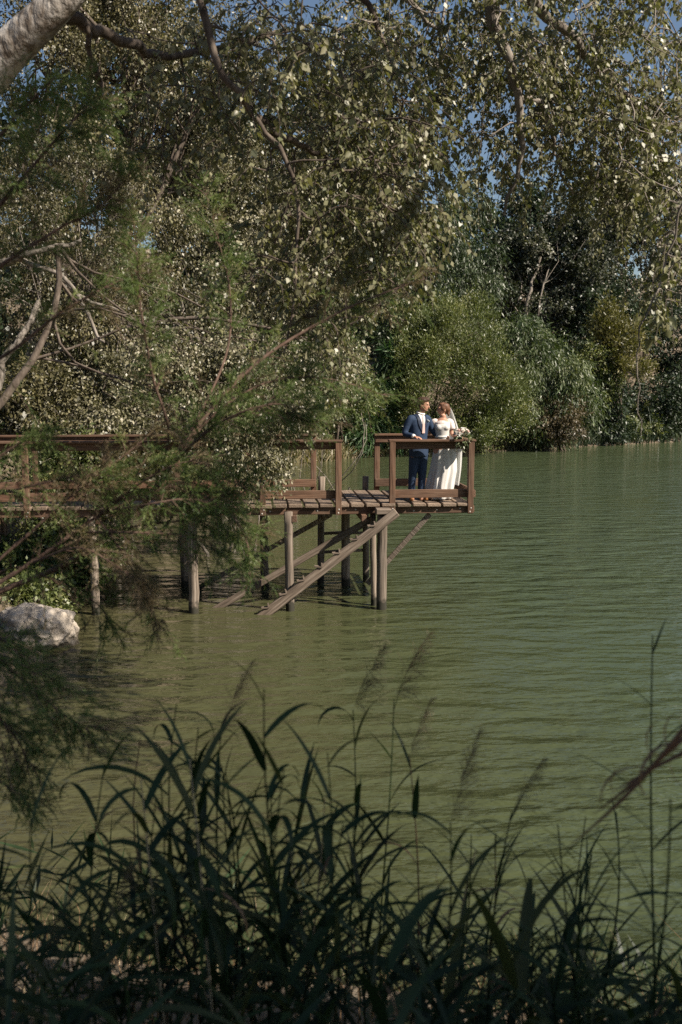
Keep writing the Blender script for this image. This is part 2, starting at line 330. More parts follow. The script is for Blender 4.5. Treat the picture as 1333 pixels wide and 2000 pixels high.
def tree(name, label, cat, base, blobs, n, leaf, lm, bark, seed, group=None, trunk_r=.16, top=None, twigs=.25, kw={}, stems=1, fork=.45, extra=(), subl=3):
    rng = np.random.default_rng(seed); base = np.array(base, float)
    if base.shape[0] == 2: base = np.array([base[0], base[1], float(tz(base[0], base[1])) - .05])
    root = empty(name, base); tag(root, label, cat, group)
    V, Fc, tn, tw, S = crown(rng, blobs, n, leaf[0], leaf[1], **kw)
    B = np.array(blobs, float)
    soups = [Soup() for _ in range(stems)]; tops = []
    for k in range(stems):
        s = soups[k]
        ctr = B[:, :3].mean(0) if top is None else np.array(top, float)
        tp = base + (ctr - base) * fork + rng.normal(size=3) * np.array([.25, .25, .05]) * (np.linalg.norm(ctr - base) * .2 + .1) * (1 if stems > 1 else .4)
        b0 = base + (rng.normal(size=3) * np.array([.25, .25, 0]) * (1.2 if stems > 1 else 0))
        pl = bend(rng, b0, tp, 9, .05); rr = trunk_r * np.linspace(1.15, .62, 9); rr[0] *= 1.25
        s.add(*tubes(pl, rr, 10)); tops.append((pl, trunk_r * .62))
    for i, bl in enumerate(B):
        pl, r0 = tops[i % len(tops)]; s = soups[i % len(tops)]; st = pl[rng.integers(5, 9)]
        lp = bend(rng, st, bl[:3], 8, .1, .04); s.add(*tubes(lp, r0 * .62 * np.linspace(1, .25, 8), 6))
        sub = S[i * (len(S) // len(B)):(i + 1) * (len(S) // len(B))]
        for q in sub[:subl * 3]:
            a = lp[rng.integers(3, 8)]; s.add(*tubes(bend(rng, a, q, 5, .12), r0 * .2 * np.linspace(1, .25, 5), 4))
    for s in soups: obj('trunk' if stems == 1 else 'stem', s.mesh('trunk', True, base), bark, root)
    kk = rng.random(len(tw)) < twigs * .45
    if kk.any():
        t_ = tw[kk]; s = Soup(); s.add(*tubes(t_, np.broadcast_to(leaf[1] * .13 * np.array([1, .8, .6, .3]), t_.shape[:2]), 3)); o = obj('twigs', s.mesh('twigs', True, base), bark, root); o['kind'] = 'stuff'
    for e in extra:     # limbs seen in the picture: (points, r0, r1)
        pl = spline(e[0], 10); pl[1:-1] += rng.normal(size=(8, 3)) * e[1] * .35; s = Soup(); s.add(*tubes(pl, np.linspace(e[1], e[2], 10), 8)); obj('limb', s.mesh('limb', True, base), bark, root)
    cr = Soup(); cr.add(V, Fc, tn); obj('crown', cr.mesh('crown', False, base), lm, root)
    return root
def blob(px, py, D, rx, ry=None, rd=None):
    c = P(px, py, D); k = D / FPX; ry = rx if ry is None else ry; rd = rx * .8 if rd is None else rd
    return (*c, rx * k, rd * k, ry * k)

exec_order = []
# ------------------------------------------------------------------ far bank vegetation
def far_bank():
    bb = blob
    tree('tamarisk_bush', 'large rounded yellow-green bush on the far bank behind the couple', 'bush', P(900, 860, 54.5)[:2],
         [bb(850, 690, 54, 75, 85), bb(905, 660, 54, 70, 60), bb(840, 790, 53.3, 80, 80), bb(930, 760, 54, 85, 80), bb(985, 780, 55, 50, 70), bb(900, 830, 53.5, 80, 45), bb(980, 830, 55, 50, 40)],
         70000, (.15, .04), M['leaf_olive'], M['bark_dark'], 1, 'far bank shrubs', .1, stems=3, kw=dict(droop=-.3, twig=.8, sub=20, subr=.2, leafdroop=-.4, per=16, core=.6, spread=.16), twigs=.15)
    tree('tamarisk_bush', 'tall pale olive bush top rising behind the rounded yellow-green bush', 'bush', P(860, 860, 57)[:2],
         [bb(880, 640, 56.5, 50, 50), bb(820, 650, 56, 45, 60), bb(935, 630, 57, 40, 40)],
         20000, (.15, .04), M['leaf_olive'], M['bark_dark'], 2, 'far bank shrubs', .1, stems=2, kw=dict(droop=-.4, twig=.8, sub=14, leafdroop=-.5), twigs=.1)
    tree('willow_bush', 'silvery green willow bush with hanging sprays beside the rounded bush', 'bush', P(1070, 850, 58)[:2],
         [bb(1020, 690, 58, 55, 60), bb(1070, 720, 58, 60, 65), bb(1110, 770, 58, 45, 60), bb(1040, 780, 57.5, 50, 60), bb(1000, 740, 57.5, 40, 60), bb(1010, 650, 59, 40, 40)],
         30000, (.26, .05), M['leaf_willow'], M['bark_grey'], 3, 'far bank shrubs', .12, stems=2, kw=dict(droop=.6, twig=1.2, sub=12, subr=.24, core=.6, leafdroop=.8, per=16), twigs=.1)
    tree('brown_bush', 'low brownish rounded bush at the far waterline below the willow', 'bush', P(1095, 850, 58)[:2],
         [bb(1095, 815, 57, 48, 42), bb(1075, 835, 56.8, 30, 25)], 7000, (.18, .045), M['leaf_brown'], M['bark_dark'], 4, 'far bank shrubs', .06, stems=3, kw=dict(droop=.2, twig=.6, sub=16), twigs=.1)
    tree('golden_bush', 'upright golden-olive shrub standing out against the dark far trees', 'bush', P(1215, 800, 63)[:2],
         [bb(1190, 630, 63, 34, 50), bb(1225, 700, 62.5, 48, 40), bb(1180, 700, 63, 35, 40), bb(1215, 660, 63, 35, 50)],
         12000, (.2, .07), M['leaf_gold'], M['bark_dark'], 5, 'far bank shrubs', .1, stems=2, kw=dict(droop=-.4, twig=.8, sub=10, subr=.26, leafdroop=-.4), twigs=.1)
    for i, (x, y, D, rx, ry, lab) in enumerate([
        (1165, 780, 64, 70, 75, 'dark green bush at the far waterline below the golden shrub'),
        (1290, 770, 68, 75, 85, 'dark green bush at the far waterline by the right edge of the picture'),
        (1340, 690, 70, 60, 90, 'tall dark bush above the far waterline cut by the right edge'),
        (1240, 600, 70, 80, 70, 'dark bush high on the far slope above the golden shrub'),
        (1130, 620, 68, 70, 70, 'dark bush on the far slope behind the silvery willow')]):
        tree('evergreen_bush', lab, 'bush', P(x, 840, D)[:2], [bb(x, y, D, rx, ry), bb(x - rx * .5, y + ry * .3, D, rx * .7, ry * .7), bb(x + rx * .5, y + ry * .35, D, rx * .7, ry * .7), bb(x, min(y + ry * .8, 830), D - 1, rx * .8, ry * .5)],
             13000, (.2, .085), M['leaf_dark'], M['bark_dark'], 20 + i, 'dark far bank bushes', .1, stems=2, kw=dict(droop=.1, twig=.6, sub=12), twigs=.1)
    for i, (x, y, D, rx, ry, lm, lab) in enumerate([(770, 690, 57, 60, 70, 'leaf_willowdark', 'dark green bush on the slope above the cane clump'), (1150, 720, 63, 50, 60, 'leaf_olive', 'olive bush filling the slope between willow and golden shrub'), (660, 720, 52, 70, 80, 'leaf_willow', 'pale bush on the far bank behind the pier rail gap')]):
        tree('slope_bush', lab, 'bush', P(x, y + ry, D)[:2], [bb(x, y, D, rx, ry), bb(x - rx * .6, y + ry * .5, D, rx * .7, ry * .6), bb(x + rx * .6, y + ry * .5, D, rx * .7, ry * .6)], 14000, (.18, .07), M[lm], M['bark_dark'], 60 + i, 'far bank shrubs', .08, stems=2, kw=dict(sub=16), twigs=.1)
    for i, (x, D, lab) in enumerate([(1150, 64, 'small pale green shrub at the far waterline under the golden bush'), (1250, 66.5, 'small pale shrub touching the far water near the right edge'), (1210, 65.5, 'little green shrub between the two pale waterline shrubs')]):
        tree('waterside_shrub', lab, 'bush', P(x, 852, D)[:2], [bb(x, 822, D, 34, 28), bb(x + 22, 835, D, 26, 20)], 3600, (.2, .06), M['leaf_olive'], M['bark_dark'], 30 + i, 'far waterline shrubs', .05, stems=2, kw=dict(sub=9), twigs=.1)
    tree('poplar_tree', 'silvery poplar with pale slanting trunk on the far slope above the willow', 'tree', P(1022, 640, 68)[:2],
         [bb(1060, 520, 68, 80, 60), bb(1120, 560, 68, 75, 65), bb(980, 560, 68, 60, 55), bb(1090, 450, 69, 80, 60), bb(1150, 480, 69, 60, 60), bb(1010, 470, 69, 60, 50), bb(1060, 600, 67, 60, 40)],
         36000, (.17, .11), M['leaf_silverdark'], M['bark_grey'], 6, 'far slope trees', .2, kw=dict(sub=16, subr=.28, twig=.6), fork=.6,
         extra=[([P(1022, 660, 67), P(1030, 600, 67), P(1042, 550, 67.3), P(1062, 480, 68)], .17, .07), ([P(1012, 590, 67.5), P(1018, 555, 67.5), P(1008, 520, 68)], .08, .04)])
    tree('willow_tree', 'dark drooping willow on the far slope left of the silvery poplar', 'tree', P(890, 640, 66)[:2],
         [bb(870, 450, 66, 55, 80), bb(920, 520, 66, 55, 75), bb(860, 550, 65, 55, 60), bb(930, 590, 66, 50, 45), bb(900, 400, 67, 50, 50)],
         30000, (.26, .06), M['leaf_willowdark'], M['bark_dark'], 7, 'far slope trees', .18, kw=dict(sub=12, droop=.7, twig=1.2, leafdroop=.8, subr=.26), fork=.6)
    tree('poplar_tree', 'tall silver-leaved poplar topping the far slope at the right edge', 'tree', P(1260, 620, 78)[:2],
         [bb(1230, 430, 78, 80, 80), bb(1310, 480, 78, 80, 80), bb(1280, 380, 79, 60, 60), bb(1180, 400, 79, 60, 60), bb(1330, 580, 76, 60, 60)],
         28000, (.18, .12), M['leaf_silverdark'], M['bark_grey'], 8, 'far slope trees', .22, kw=dict(sub=14, subr=.26, twig=.6), fork=.55)
    for i, (x, y, D, lab) in enumerate([(1080, 350, 86, 'dark tree on the far skyline above the silvery poplar'), (960, 360, 84, 'dark tree on the far skyline above the drooping willow'), (820, 420, 80, 'dark tree on the far skyline beside the near left foliage'), (1210, 330, 90, 'dark tree on the far skyline towards the right edge'), (700, 450, 76, 'dark tree on the far slope hidden behind the near left foliage')]):
        tree('hill_tree', lab, 'tree', P(x, 600, D)[:2], [bb(x, y + 50, D, 100, 85), bb(x - 65, y + 110, D, 85, 80), bb(x + 70, y + 100, D, 85, 80), bb(x, y + 200, D - 3, 120, 90), bb(x - 80, y + 230, D - 5, 90, 80), bb(x + 80, y + 230, D - 5, 90, 80)],
             17000, (.31, .2), M['leaf_dark' if i % 3 else 'leaf_silverdark'], M['bark_dark'], 40 + i, 'far skyline trees', .22, kw=dict(sub=12, twig=.7), twigs=.1)
    # giant cane clump just left of the couple
    tree('cane_clump', 'bright green clump of cane at the waterline left of the couple', 'plant', P(735, 880, 54)[:2],
         [bb(760, 800, 54, 45, 50), bb(710, 830, 53.5, 50, 40), bb(680, 800, 54, 50, 50), bb(740, 850, 53, 60, 30), bb(770, 730, 55, 40, 60)],
         12000, (.55, .055), M['leaf_green'], M['bark_dark'], 9, 'far bank shrubs', .05, stems=3, kw=dict(droop=.2, twig=.5, per=10, sub=14, leafdroop=.35, flat=.3), twigs=.1)
far_bank()

# ------------------------------------------------------------------ trees of the nearer left bank
def left_bank():
    bb = blob
    tree('silver_poplar_tree', 'sunlit silver-leaved poplar filling the bank left of centre', 'tree', P(430, 860, 33)[:2],
         [bb(430, 330, 32, 110, 95), bb(520, 430, 31, 100, 90), bb(380, 460, 31, 95, 85), bb(480, 560, 30, 110, 85), bb(340, 330, 33, 80, 80), bb(600, 520, 31, 80, 85), bb(560, 350, 33, 80, 80), bb(400, 600, 30, 90, 75), bb(560, 640, 30, 90, 75)],
         80000, (.085, .06), M['leaf_silver'], M['bark_grey'], 51, 'left bank trees', .28, kw=dict(sub=15, subr=.23, twig=.5, droop=.55, leafdroop=.6, spread=.2), twigs=.3, fork=.5)
    tree('grey_tree', 'shadowy grey-leaved tree with pale bare limbs at the left edge', 'tree', P(40, 900, 22)[:2],
         [bb(60, 460, 22, 120, 100), bb(200, 520, 22, 110, 100), bb(80, 640, 22, 120, 90), bb(230, 640, 22, 100, 90), bb(280, 430, 23, 90, 90), bb(-30, 300, 22, 110, 110), bb(150, 330, 23, 120, 100), bb(320, 560, 23, 80, 80)],
         62000, (.06, .034), M['leaf_grey'], M['bark_grey'], 52, 'left bank trees', .2, kw=dict(sub=15, subr=.23, twig=.5, droop=.6, leafdroop=.7, spread=.2), twigs=.5, fork=.5,
         extra=[([P(-20, 515, 20), P(35, 505, 19.8), P(90, 485, 19.8), P(160, 470, 20)], .09, .04), ([P(40, 505, 19.9), P(75, 522, 20), P(130, 540, 20.2), P(190, 650, 20.4), P(205, 668, 20.4)], .06, .025),
                ([P(-5, 760, 19.5), P(20, 690, 19.5), P(50, 640, 19.6), P(75, 590, 20)], .085, .045), ([P(120, 545, 20.3), P(170, 585, 20.4), P(230, 605, 20.6)], .05, .02), ([P(280, 585, 23), P(380, 660, 22.5), P(430, 690, 22.4)], .05, .02),
                ([P(285, 670, 22), P(335, 735, 21.8)], .06, .03)])
    tree('tall_tree', 'tall small-leaved tree closing the sky at the upper left', 'tree', P(150, 860, 29)[:2],
         [bb(100, 120, 28, 130, 110), bb(260, 140, 28, 120, 100), bb(380, 190, 28, 110, 95), bb(180, 260, 28, 130, 100), bb(300, 30, 29, 120, 90), bb(60, -20, 28, 130, 110), bb(470, 100, 29, 85, 85), bb(430, 280, 29, 90, 80), bb(200, -70, 30, 140, 90)],
         70000, (.075, .05), M['leaf_grey'], M['bark_dark'], 53, 'left bank trees', .3, kw=dict(sub=15, subr=.24, twig=.55, droop=.6, leafdroop=.6, spread=.2), twigs=.4, fork=.55)
    tree('poplar_tree', 'tan-leaved poplar rising to the sky gap at top centre', 'tree', (-8.5, 40.0),
         [bb(680, 230, 40, 100, 80), bb(760, 330, 40, 90, 75), bb(620, 140, 41, 80, 70), bb(700, 420, 39, 100, 80), bb(640, 330, 40, 80, 70), bb(790, 460, 41, 55, 60), bb(720, 130, 41, 60, 60), bb(680, 560, 40, 90, 80)],
         44000, (.11, .075), M['leaf_poplar'], M['bark_grey'], 54, 'left bank trees', .26, kw=dict(sub=18, subr=.26, twig=.6, droop=.4, leafdroop=.5), twigs=.3, fork=.5)
    sh = [(60, 800, 20.5, 90, 80, 'leaf_grey', 'dark tangled shrub behind the pier rail at the left edge'),
          (200, 780, 21.5, 100, 80, 'leaf_silver', 'pale-leaved shrub above the pier rail below the bare limbs'),
          (330, 750, 24, 95, 80, 'leaf_silver', 'light shrub above the rail behind the dark bough'),
          (450, 740, 26, 90, 80, 'leaf_olive', 'sunlit olive shrub on the bank behind the dark bough'),
          (560, 760, 30, 90, 80, 'leaf_poplar', 'tan shrub behind the middle of the pier rail'),
          (650, 740, 34, 80, 80, 'leaf_olive', 'olive shrub on the bank near the far rail gap'),
          (470, 880, 22.5, 75, 75, 'leaf_silver', 'silver-leaved shrub spilling down beside the far pier posts'),
          (380, 900, 22, 80, 60, 'leaf_grey', 'grey shrub half hidden behind the middle of the pier'),
          (120, 930, 20, 100, 60, 'leaf_olive', 'weedy green shrub behind the kick board at the left'),
          (250, 930, 20.5, 90, 70, 'leaf_grey', 'twiggy shrub under and behind the pier at the left'),
          (120, 1080, 19.3, 90, 55, 'leaf_olive', 'shrub on the shaded shore under the pier'),
          (40, 1185, 16.0, 75, 40, 'leaf_olive', 'low olive weeds just behind the large boulder'),
          (30, 1130, 17.6, 80, 50, 'leaf_green', 'green weeds above the boulder under the pier')]
    for i, (x, y, D, rx, ry, lm, lab) in enumerate(sh):
        tree('bank_shrub', lab, 'bush', P(x, y + ry, D)[:2], [bb(x, y, D, rx, ry), bb(x - rx * .6, y + ry * .4, D, rx * .6, ry * .6), bb(x + rx * .6, y + ry * .3, D, rx * .6, ry * .6), bb(x + rx * .1, y - ry * .7, D, rx * .6, ry * .5)],
             12500, (.075, .045) if D < 25 else (.085, .05), M[lm], M['bark_grey'], 70 + i, 'left bank shrubs', .05, stems=4, kw=dict(sub=11, subr=.27, twig=.4, droop=.25), twigs=.4, fork=.4)
    tree('white_poplar_tree', 'silver-leaved poplar spilling over the middle of the pier rail', 'tree', (-7.2, 14.8),
         [bb(505, 905, 15.9, 52, 45, 40), bb(450, 850, 15.8, 70, 55, 50), bb(530, 775, 16, 85, 65, 60), bb(410, 760, 15.9, 85, 70, 60), bb(480, 680, 16.2, 90, 60, 60), bb(640, 700, 16.5, 60, 50, 50), bb(330, 690, 16, 80, 60, 60)],
         30000, (.05, .034), M['leaf_silver'], M['bark_dark'], 55, 'left bank trees', .07, top=(-3.5, 15.9, 7.6), kw=dict(sub=16, subr=.22, twig=.35, droop=.7, leafdroop=.7, spread=.2), twigs=.5, fork=.75, extra=[([P(250, 640, 16), P(400, 620, 16), P(560, 650, 16.2), P(690, 690, 16.4)], .04, .012)])
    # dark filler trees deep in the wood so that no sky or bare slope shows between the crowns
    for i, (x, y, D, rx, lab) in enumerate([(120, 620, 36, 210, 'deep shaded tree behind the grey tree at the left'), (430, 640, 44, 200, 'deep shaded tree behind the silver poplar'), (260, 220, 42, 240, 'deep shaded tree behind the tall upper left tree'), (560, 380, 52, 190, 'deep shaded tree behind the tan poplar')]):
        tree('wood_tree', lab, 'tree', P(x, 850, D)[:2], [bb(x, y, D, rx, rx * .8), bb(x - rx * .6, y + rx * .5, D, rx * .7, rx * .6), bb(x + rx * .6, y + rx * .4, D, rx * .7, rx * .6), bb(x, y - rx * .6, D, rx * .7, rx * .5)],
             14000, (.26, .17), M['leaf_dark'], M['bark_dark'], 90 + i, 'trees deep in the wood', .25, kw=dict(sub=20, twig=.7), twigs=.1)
left_bank()

# bank grass along the water
def grass_stuff(name, label, pts, h, wd, mat, seed, lean=.6):
    rng = np.random.default_rng(seed); n = len(pts)
    up = unit(np.array([0, 0, 1.]) + rng.normal(size=(n, 3)) * lean * .5)
    hh = h * np.exp(rng.normal(0, .35, n))[:, None]; sd = unit(np.cross(up, nrand(rng, n))) * wd * .5
    bendv = nrand(rng, n) * np.array([1, 1, .2]) * hh * .5
    V = np.stack([pts - sd, pts + sd, pts + up * hh * .55 + sd * .8 + bendv * .25, pts + up * hh * .55 - sd * .8 + bendv * .25, pts + up * hh * .9 + bendv], 1)
    b = np.arange(n)[:, None] * 5
    s = Soup(); s.add(V.reshape(-1, 3), [b + np.array([0, 1, 2, 3]), b + np.array([3, 2, 4])], np.repeat(np.clip(rng.beta(2, 2, n), 0, 1), 5))
    o = obj(name, s.mesh(name), mat); tag(o, label, 'grass', kind='stuff'); return o
def along_shore(rng, n, i0, i1, dmin, dmax):
    a = SHORE[i0:i1 + 1]; seg = np.linalg.norm(np.diff(a, axis=0), axis=1); k = rng.choice(len(seg), n * 3, p=seg / seg.sum()); t = rng.random((n * 3, 1))
    p = a[k] + (a[k + 1] - a[k]) * t + rng.normal(size=(n * 3, 2)) * dmax * .7
    d = sdist(p[:, 0], p[:, 1]); ok = (d > dmin) & (d < dmax); p = p[ok][:n]
    return np.column_stack([p, tz(p[:, 0], p[:, 1]) - .02])
rg = np.random.default_rng(5)
grass_stuff('shore_weeds', 'dark green weeds along the far right waterline', along_shore(np.random.default_rng(9), 9000, 20, 23, -.15, 3.5), .75, .06, M['leaf_dark'], 61)
grass_stuff('shore_grass', 'dry tan grass fringe along the far waterline', along_shore(rg, 12000, 16, 20, -.15, 3.0), .55, .05, M['grass'], 6)
grass_stuff('bank_grass', 'rough grass and weeds on the left shore', along_shore(rg, 9000, 9, 15, .3, 3.5), .22, .010, M['grass'], 7)

# ------------------------------------------------------------------ the pier
TH = R(5); W0 = onz(747, 1190, 0)
S_ = np.array([math.cos(TH), math.sin(TH), 0]); T_ = np.array([-math.sin(TH), math.cos(TH), 0])
PO = W0 + .12 * T_
def onp(px, py, t):
    d = ray(px, py); k = ((PO + t * T_ - CAMP) @ T_) / (d @ T_); q = CAMP + d * k - PO; return float(q @ S_), float(q[2])
prng = random.Random(11)
pier = empty('wooden_pier', PO, rz=TH); tag(pier, 'brown wooden pier on round piles reaching into the green lake', 'pier')
def boxmesh(name, sx, sy, sz, bev=.006, wob=.0):
    bm = bmesh.new(); bmesh.ops.create_cube(bm, size=1)
    for v in bm.verts:
        v.co = Vector((v.co.x * sx, v.co.y * sy, v.co.z * sz)) + Vector([prng.uniform(-wob, wob) for _ in range(3)])
    if bev: bmesh.ops.bevel(bm, geom=bm.edges[:] + bm.verts[:], offset=bev, segments=1, affect='EDGES')
    me = bpy.data.meshes.new(name); bm.to_mesh(me); bm.free(); return me
def box(name, m, parent, c, size, rot=(0, 0, 0), bev=.006, wob=.002):
    o = obj(name, boxmesh(name, *size, bev, wob), m, parent, c); o.rotation_euler = rot; return o
def bolt(parent, c):
    bm = bmesh.new(); bmesh.ops.create_uvsphere(bm, u_segments=8, v_segments=5, radius=.014)
    for v in bm.verts: v.co.y *= .5
    me = bpy.data.meshes.new('bolt'); bm.to_mesh(me); bm.free(); o = obj('bolt', me, M['steel'], parent, c); return o
M['steel'] = mat_flat('dull_steel', (.42, .39, .35), .45, .5)
DZ = 1.815; CAPZ = 2.895; TF = 2.1
SL, SR = -9.2, 1.56
# deck planks (across the pier) over joists and fascia beams
deck = empty('deck', (0, 0, 0), pier)
s = SR - .03; i = 0
while s > SL:
    wdt = .228 + prng.uniform(-.012, .012); ln = TF + .10 + prng.uniform(-.03, .03)
    box('plank', M['deck_y'], deck, (s - wdt / 2, TF / 2 - .01 + prng.uniform(-.015, .015), DZ - .029 + prng.uniform(-.004, .004)), (wdt, ln, .056), (prng.uniform(-.002, .002), prng.uniform(-.008, .008), prng.uniform(-.006, .006)), .007, .004)
    s -= .263 + prng.uniform(-.006, .006); i += 1
BZ = 1.695; BH = .12
for a, b in ((SL, -4.86), (-4.85, -1.64), (-1.63, SR)):
    for t in (.03, TF - .03):
        box('fascia_beam', M['brown_x'], pier, ((a + b) / 2, t, BZ), (b - a, .06, BH))
for sx in (-8.2, -6.5, -4.84, -3.2, -1.6, -.42, .0):
    box('cross_beam', M['brown_y'], pier, (sx + .1, TF / 2, BZ - .115), (.09, TF + .3, .11))
box('end_beam', M['brown_y'], pier, (SR + .025, TF / 2, BZ), (.05, TF - .1, BH))
for ss in (-1.9, -1.1, -.45, .55, .95, 1.35): bolt(pier, (ss, -.003, BZ + prng.uniform(-.02, .02)))
# railings
def railing(name_label, posts, t, a, b, face, left_open=False):
    r = empty('railing', (0, t, 0), pier)
    pw = .1
    for k, sp in enumerate(posts):
        zb = BZ - BH / 2 - .005
        box('post', M['brown_z'], r, (sp, -.045 * face, (zb + CAPZ - .035) / 2), (pw, .09, CAPZ - .035 - zb), (prng.uniform(-.006, .006), prng.uniform(-.006, .006), 0))
        for dz in (-.03, .03): bolt(r, (sp + prng.uniform(-.02, .02), -.092 * face, BZ + dz))
    box('cap_rail', M['brown_x'], r, ((a + b) / 2, .0, CAPZ - .018), (b - a, .19, .036))
    a2, b2 = a + .02, b - .02
    box('rail_board', M['brown_x'], r, ((a2 + b2) / 2, .03 * face, CAPZ - .1), (b2 - a2, .045, .125))
    box('kick_board', M['brown_x'], r, ((a2 + b2) / 2, .03 * face, 1.968), (b2 - a2, .045, .142))
    return r
railing('', [.172, 1.522], .03, .11, 1.60, 1)
railing('', [-.745, -2.02, -3.3, -4.6, -5.9, -7.2, -8.5], .03, -9.2, -.68, 1)
railing('', [.172, 1.50], TF - .03, .11, 1.54, -1)
railing('', [-1.04, -2.3, -3.6, -4.9, -6.2, -7.5, -8.8], TF - .03, -9.2, -.98, -1)
er = empty('end_railing', (SR + .0, 0, 0), pier)
box('rail_board', M['brown_y'], er, (.0, TF / 2, CAPZ - .1), (.045, TF - .22, .12)); box('kick_board', M['brown_y'], er, (.03, TF / 2, 1.965), (.045, TF + .04, .13))
box('cap_rail', M['brown_y'], er, (-.06, TF / 2, CAPZ - .016), (.16, TF - .28, .032))
# piles
def pile(sp, t, top, r, lean=(0, 0), zb=-1.6, seed=0):
    rng = np.random.default_rng(seed); n = 16; z = np.linspace(zb, top, n)
    pts = np.column_stack([sp + lean[0] * (z - top) / 3 + rng.normal(0, .004, n), t + lean[1] * (z - top) / 3 + rng.normal(0, .004, n), z])
    V, F = tubes(pts, r * (1 + rng.normal(0, .018, n)) * np.linspace(1.04, .95, n), 16, True)
    V[:, :2] += (np.sin(np.arctan2(V[:, 1] - t, V[:, 0] - sp) * 5 + seed) * .05 * r)[:, None] * unit(V[:, :2] - np.array([sp, t]))
    so = Soup(); so.add(V, F); return obj('pile', so.mesh('pile', False), M['pile'], pier)
k = 0
for sp, t, top, r in [(0, -.10, 1.62, .088), (-.13, .22, 1.6, .055), (-1.6, -.10, 1.70, .075), (-3.2, -.10, 1.66, .088), (-4.84, -.10, 1.66, .07), (-6.5, -.10, 1.66, .08),
                      (-.87, TF + .17, 2.07, .068), (-.44, TF - .15, 1.62, .085), (-.03, TF + .17, 2.07, .062), (-2.0, TF + .05, 1.62, .08), (-3.5, TF + .05, 1.62, .085), (-5.15, TF + .05, 1.62, .07), (-6.8, TF, 1.62, .08)]:
    pile(sp, t, top, r, (prng.uniform(-.05, .05), prng.uniform(-.03, .03)), seed=k); k += 1
# landing block, braces
box('landing_block', M['grey_x'], pier, (.0, -.17, 1.70), (.26, .24, .10), bev=.012, wob=.006)
def beam(name, m, parent, p1, p2, sy, sz, bev=.008):
    p1 = Vector(p1); p2 = Vector(p2); d = p2 - p1; o = obj(name, boxmesh(name, d.length, sy, sz, bev, .004), m, parent, (p1 + p2) / 2)
    o.rotation_euler = d.to_track_quat('X', 'Z').to_euler(); return o
def ppt(px, py, t): a, b = onp(px, py, t); return (a, t, b)
beam('brace', M['pile'], pier, ppt(840, 1004, .10), ppt(718, 1140, .30), .07, .085)
beam('brace', M['pile'], pier, ppt(648, 1004, 1.5), ppt(385, 1150, 1.9), .075, .085)
# the broken stair: two stringers with step cleats
stair = empty('stair', (0, 0, 0), pier)
a, b = ppt(776, 1000, -.33), ppt(500, 1213, -.33)
beam('stringer', M['grey_x'], stair, a, b, .07, .155, .012)
a2, b2 = ppt(726, 1014, .30), ppt(405, 1199, .30)
beam('stringer', M['grey_x'], stair, a2, b2, .065, .11, .012)
va, vb = Vector(a), Vector(b); dr = (vb - va).normalized(); nm = Vector((dr.z, 0, -dr.x)); nm = nm if nm.z > 0 else -nm
for k in range(7):
    c = va + (vb - va) * (.16 + .125 * k) + nm * .085
    bm = bmesh.new()                         # bent angle cleat: a foot on the stringer and an upright lip
    for cx, cz, lx, lz in ((0, 0, .13, .022), (.055, .032, .022, .055)):
        r_ = bmesh.ops.create_cube(bm, size=1)
        for v in r_['verts']: v.co = Vector((v.co.x * lx + cx, v.co.y * .11, v.co.z * lz + cz))
    me = bpy.data.meshes.new('cleat'); bm.to_mesh(me); bm.free()
    o = obj('cleat', me, M['grey_x'], stair, c); o.rotation_euler = (0, prng.uniform(-.25, .1), prng.uniform(-.1, .1))
beam('stringer_board', M['grey_x'], stair, (va + dr * .1 + nm * .0 + Vector((0, .10, -.02))), (vb - dr * .05 + Vector((0, .10, -.02))), .05, .11)
lad = empty('ladder', (0, 0, 0), pier)
for zz in (1.36, .98, .62):
    V, F = tubes(np.array([(-.87, TF + .17, zz + prng.uniform(-.02, .02)), (-.45, TF + .17, zz), (-.03, TF + .17, zz + prng.uniform(-.02, .02))]), np.array([.03, .032, .03]), 8, True)
    so = Soup(); so.add(V, F); obj('rung', so.mesh('rung', True), M['pile'], lad)

# ------------------------------------------------------------------ people
M['skin'] = mat_noise('skin', [(.33, .165, .105), (.40, .21, .14), (.43, .235, .16)], (14, 14, 14), 3, .5, .05, None, .002, spec=.35)
M['suit'] = mat_noise('navy_suit_cloth', [(.012, .023, .05), (.018, .034, .07), (.025, .045, .088)], (40, 40, 40), 4, .8, .12, (120, 120, 120), .002)
M['lapel'] = mat_flat('navy_lapel', (.010, .018, .04), .6)
M['shirt'] = mat_flat('white_shirt_cotton', (.72, .70, .68), .8); M['tie'] = mat_flat('blush_tie', (.52, .36, .32), .7)
M['shoe'] = mat_flat('tan_leather', (.20, .085, .03), .4); M['hair_m'] = mat_noise('dark_brown_hair', [(.028, .014, .009), (.07, .034, .02)], (60, 60, 15), 3, .55, .4, None, .006)
M['hair_f'] = mat_noise('chestnut_hair', [(.04, .018, .01), (.11, .05, .026), (.16, .08, .045)], (40, 40, 12), 3, .5, .5, None, .008)
M['dress'] = mat_noise('ivory_dress', [(.50, .485, .46), (.56, .54, .515), (.60, .58, .555)], (20, 20, 6), 3, .8, .1, None, .004)
M['lace'] = mat_noise('blush_lace', [(.60, .46, .40), (.68, .58, .53), (.74, .70, .67)], (70, 70, 70), 2, .8, .5, None, .004)
M['eye'] = mat_flat('eye_dark', (.03, .02, .015), .3); M['lip'] = mat_flat('lip', (.38, .13, .10), .5)
